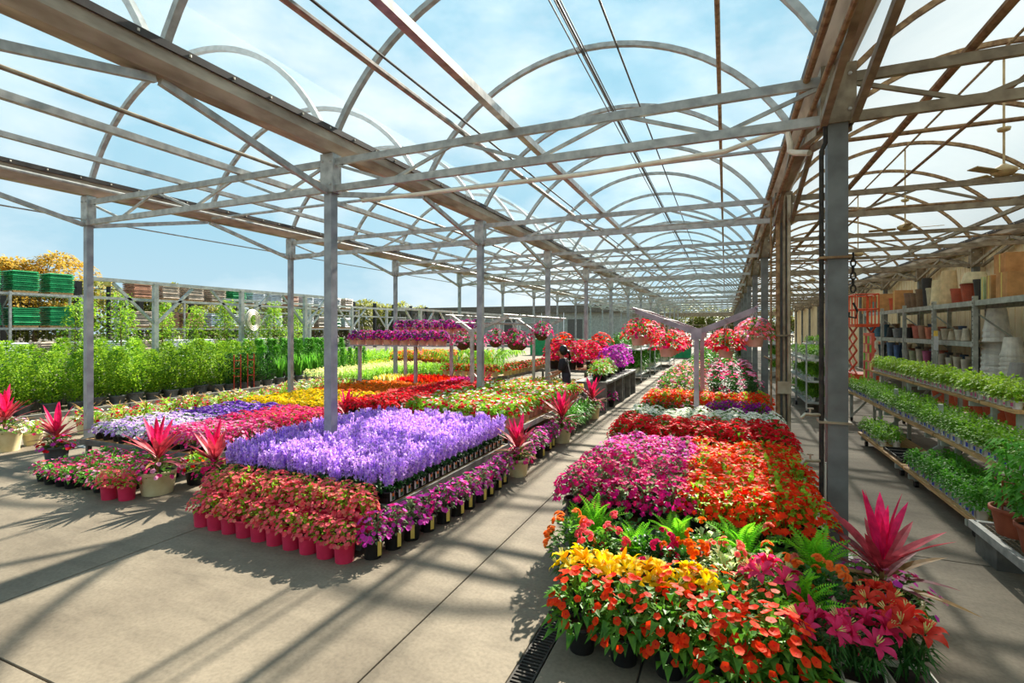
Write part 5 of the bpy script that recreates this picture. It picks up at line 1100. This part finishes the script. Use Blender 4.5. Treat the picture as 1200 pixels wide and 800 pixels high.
# fence with dark posts
t = thing('yard_fence', 'tall dark mesh fence behind the yard racks', 'fence', (-37, 0, 0))
pmh = MB().box((0, 0, 2.5), (.3, .3, 5.0)).mesh('fence_post', 'black')
for i in range(18): put('fence_post', pmh, t, (0, 4 + i * 3.6, 0))
for z in (.5, 2.4, 4.6): put('fence_rail', MB().box((0, 34, z), (.06, 64, .06)).mesh('fence_rail', 'cable'), t)
fb_ = MB()
for i in range(320): fb_.box((.02, 4 + i * .2, 2.4), (.012, .012, 4.4))
put('mesh_wires', fb_.mesh('mesh_wires', 'cable'), t, kind='stuff')
lp_ = thing('lamp_post', 'dark lamp post with a pale head beside the yard rack', 'lamp', (-35, 19.0, 0)); put('pole', MB().tube([(0, 0, 0), (0, 0, 4.7)], .12, 8).mesh('pole', 'black'), lp_); put('lamp_head', MB().lathe([(.08, 0), (.24, .1), (.26, .4), (.14, .55)], 10, c=(0, 0, 4.6)).mesh('lamp_head', 'tagy'), lp_)
# low white steel frames out in the yard
for i, (x, y0) in enumerate(((-17.2, 9.5), (-21.5, 17.0), (-14.2, 20.5))):
    t = thing('yard_gantry', ('long white steel frame with slanted braces behind the shrubs', 'white steel frame with slanted braces farther out in the yard', 'white steel frame with slanted braces over the crotons')[i], 'frame', (x, y0, 0))
    zt = (3.5, 3.4, 3.0)[i]; L = (9.6, 14.0, 16.0)[i]; n = (3, 4, 5)[i]
    put('top_rail', MB().beam((0, -.6, zt), (0, L, zt), .11, .11).mesh('top_rail', 'white'), t); put('lower_rail', MB().beam((0, -.6, zt - .55), (0, L, zt - .55), .08, .08).mesh('lower_rail', 'white'), t)
    for q in range(n):
        y = q * L / n + 1.2; put('post', MB().box((0, y, zt / 2), (.14, .14, zt)).mesh('post', 'white'), t)
        for s in (-1, 1): put('brace', MB().beam((0, y, zt - 1.35), (0, y + s * 1.25, zt - .08), .08, .08).mesh('brace', 'white'), t)
# hose reel
hp = PXL(334, 400, 1.35); t = thing('hose_reel', 'round coil of white hose hung on a yard frame post', 'hose', (-17.0, 14.2, 2.35), .3)
for q in range(6): put('coil', MB().tube([(.06 * (q % 2), (.42 - q * .035) * math.cos(a * PI / 12), (.42 - q * .035) * math.sin(a * PI / 12)) for a in range(25)], .03, 6, ref=(1, 0, 0)).mesh('coil', 'pvc'), t)
# low warehouse beyond the far beds
wh = thing('warehouse', 'low white warehouse with a brown roof edge beyond the greenhouse', 'building', (-28, 62, 0))
for i in range(14):
    put('wall_panel', MB().box((-21 + i * 3.0 + 1.5, 0, 2.1), (2.9, .2, 4.2)).mesh('wall_panel', mat('warehouse_white', (186, 182, 168), (160, 154, 140), rnd=.06)), wh)
    if i % 3 == 1: put('door', MB().box((-21 + i * 3.0 + 1.5, -.13, 1.7), (1.9, .08, 3.2)).mesh('door', mat('warehouse_door', (110, 100, 90), rnd=.1)), wh)
put('roof_edge', MB().box((0, -.3, 4.6), (43, 1.0, .9)).mesh('roof_edge', mat('brown_fascia', (122, 108, 92), (98, 84, 70), rnd=0)), wh)
for i in range(8):
    tag(put('bin', MB().box((0, 0, .6), (1.5, 1.1, 1.2)).box((0, 0, 1.23), (1.6, 1.2, .06)).mesh('bin', mat('bin_green', (30, 150, 90), rnd=.05)), None, (-13.5 + i * 1.75, 38 + (i % 2) * .5, 0)), 'green plastic bin in front of the far warehouse', 'bin', 'green bins')
# trees and hedge behind everything
def tree(rad, h, nl, lm, trunk=2.0):
    def fn():
        f = MB(); tk = MB().tube([(0, 0, 0), (.1, .05, trunk), (0, 0, h * .7)], [.22, .16, .06], 7)
        bl = [(rnd(-.6, .6) * rad, rnd(-.6, .6) * rad, trunk + rnd(.15, .9) * (h - trunk), rnd(.35, .6) * rad) for _ in range(11)]
        for (x, y, z, r) in bl:
            tk.tube([(0, 0, trunk), (x * .6, y * .6, z)], [.08, .03], 5)
            for i in range(nl): d = sph(); d.z = d.z * 2 - 1 if R.random() < .4 else d.z; f.leaf((x + d.x * r, y + d.y * r, z + d.z * r * .7), (d.x, d.y, rnd(-.5, .5)), rnd(.28, .55), .26, .2)
        return [('trunk', tk, ['rust'], None), ('crown', f, [lm], 'stuff')]
    return fn
M['tr1'] = leafm('tree_olive', (150, 148, 70), (96, 104, 44)); M['tr2'] = leafm('tree_autumn', (196, 160, 66), (140, 122, 50))
kind('tree1', 'tree', 'tree', tree(3.4, 5.6, 330, 'tr1', .5), 3); kind('tree2', 'tree', 'tree', tree(3.6, 9.5, 260, 'tr2', 3.0), 2)
for i in range(17): plant('tree1', -46 + rnd(-2, 2), 6 + i * 4.4, 0, 'olive green tree beyond the yard fence', 'olive trees beyond the fence', rnd(.85, 1.1))
for x, y in ((-47, 20.6), (-50, 24.0), (-48, 18.6)): plant('tree2', x, y, 0, 'taller tree with autumn yellow leaves beyond the yard fence', 'autumn trees beyond the fence', rnd(.72, .8))
for i in range(11): plant('tree1', -12 + i * 4.2, 74 + rnd(-3, 3), 0, 'olive green tree beyond the far gable', 'trees beyond the far gable', rnd(.8, 1.2))
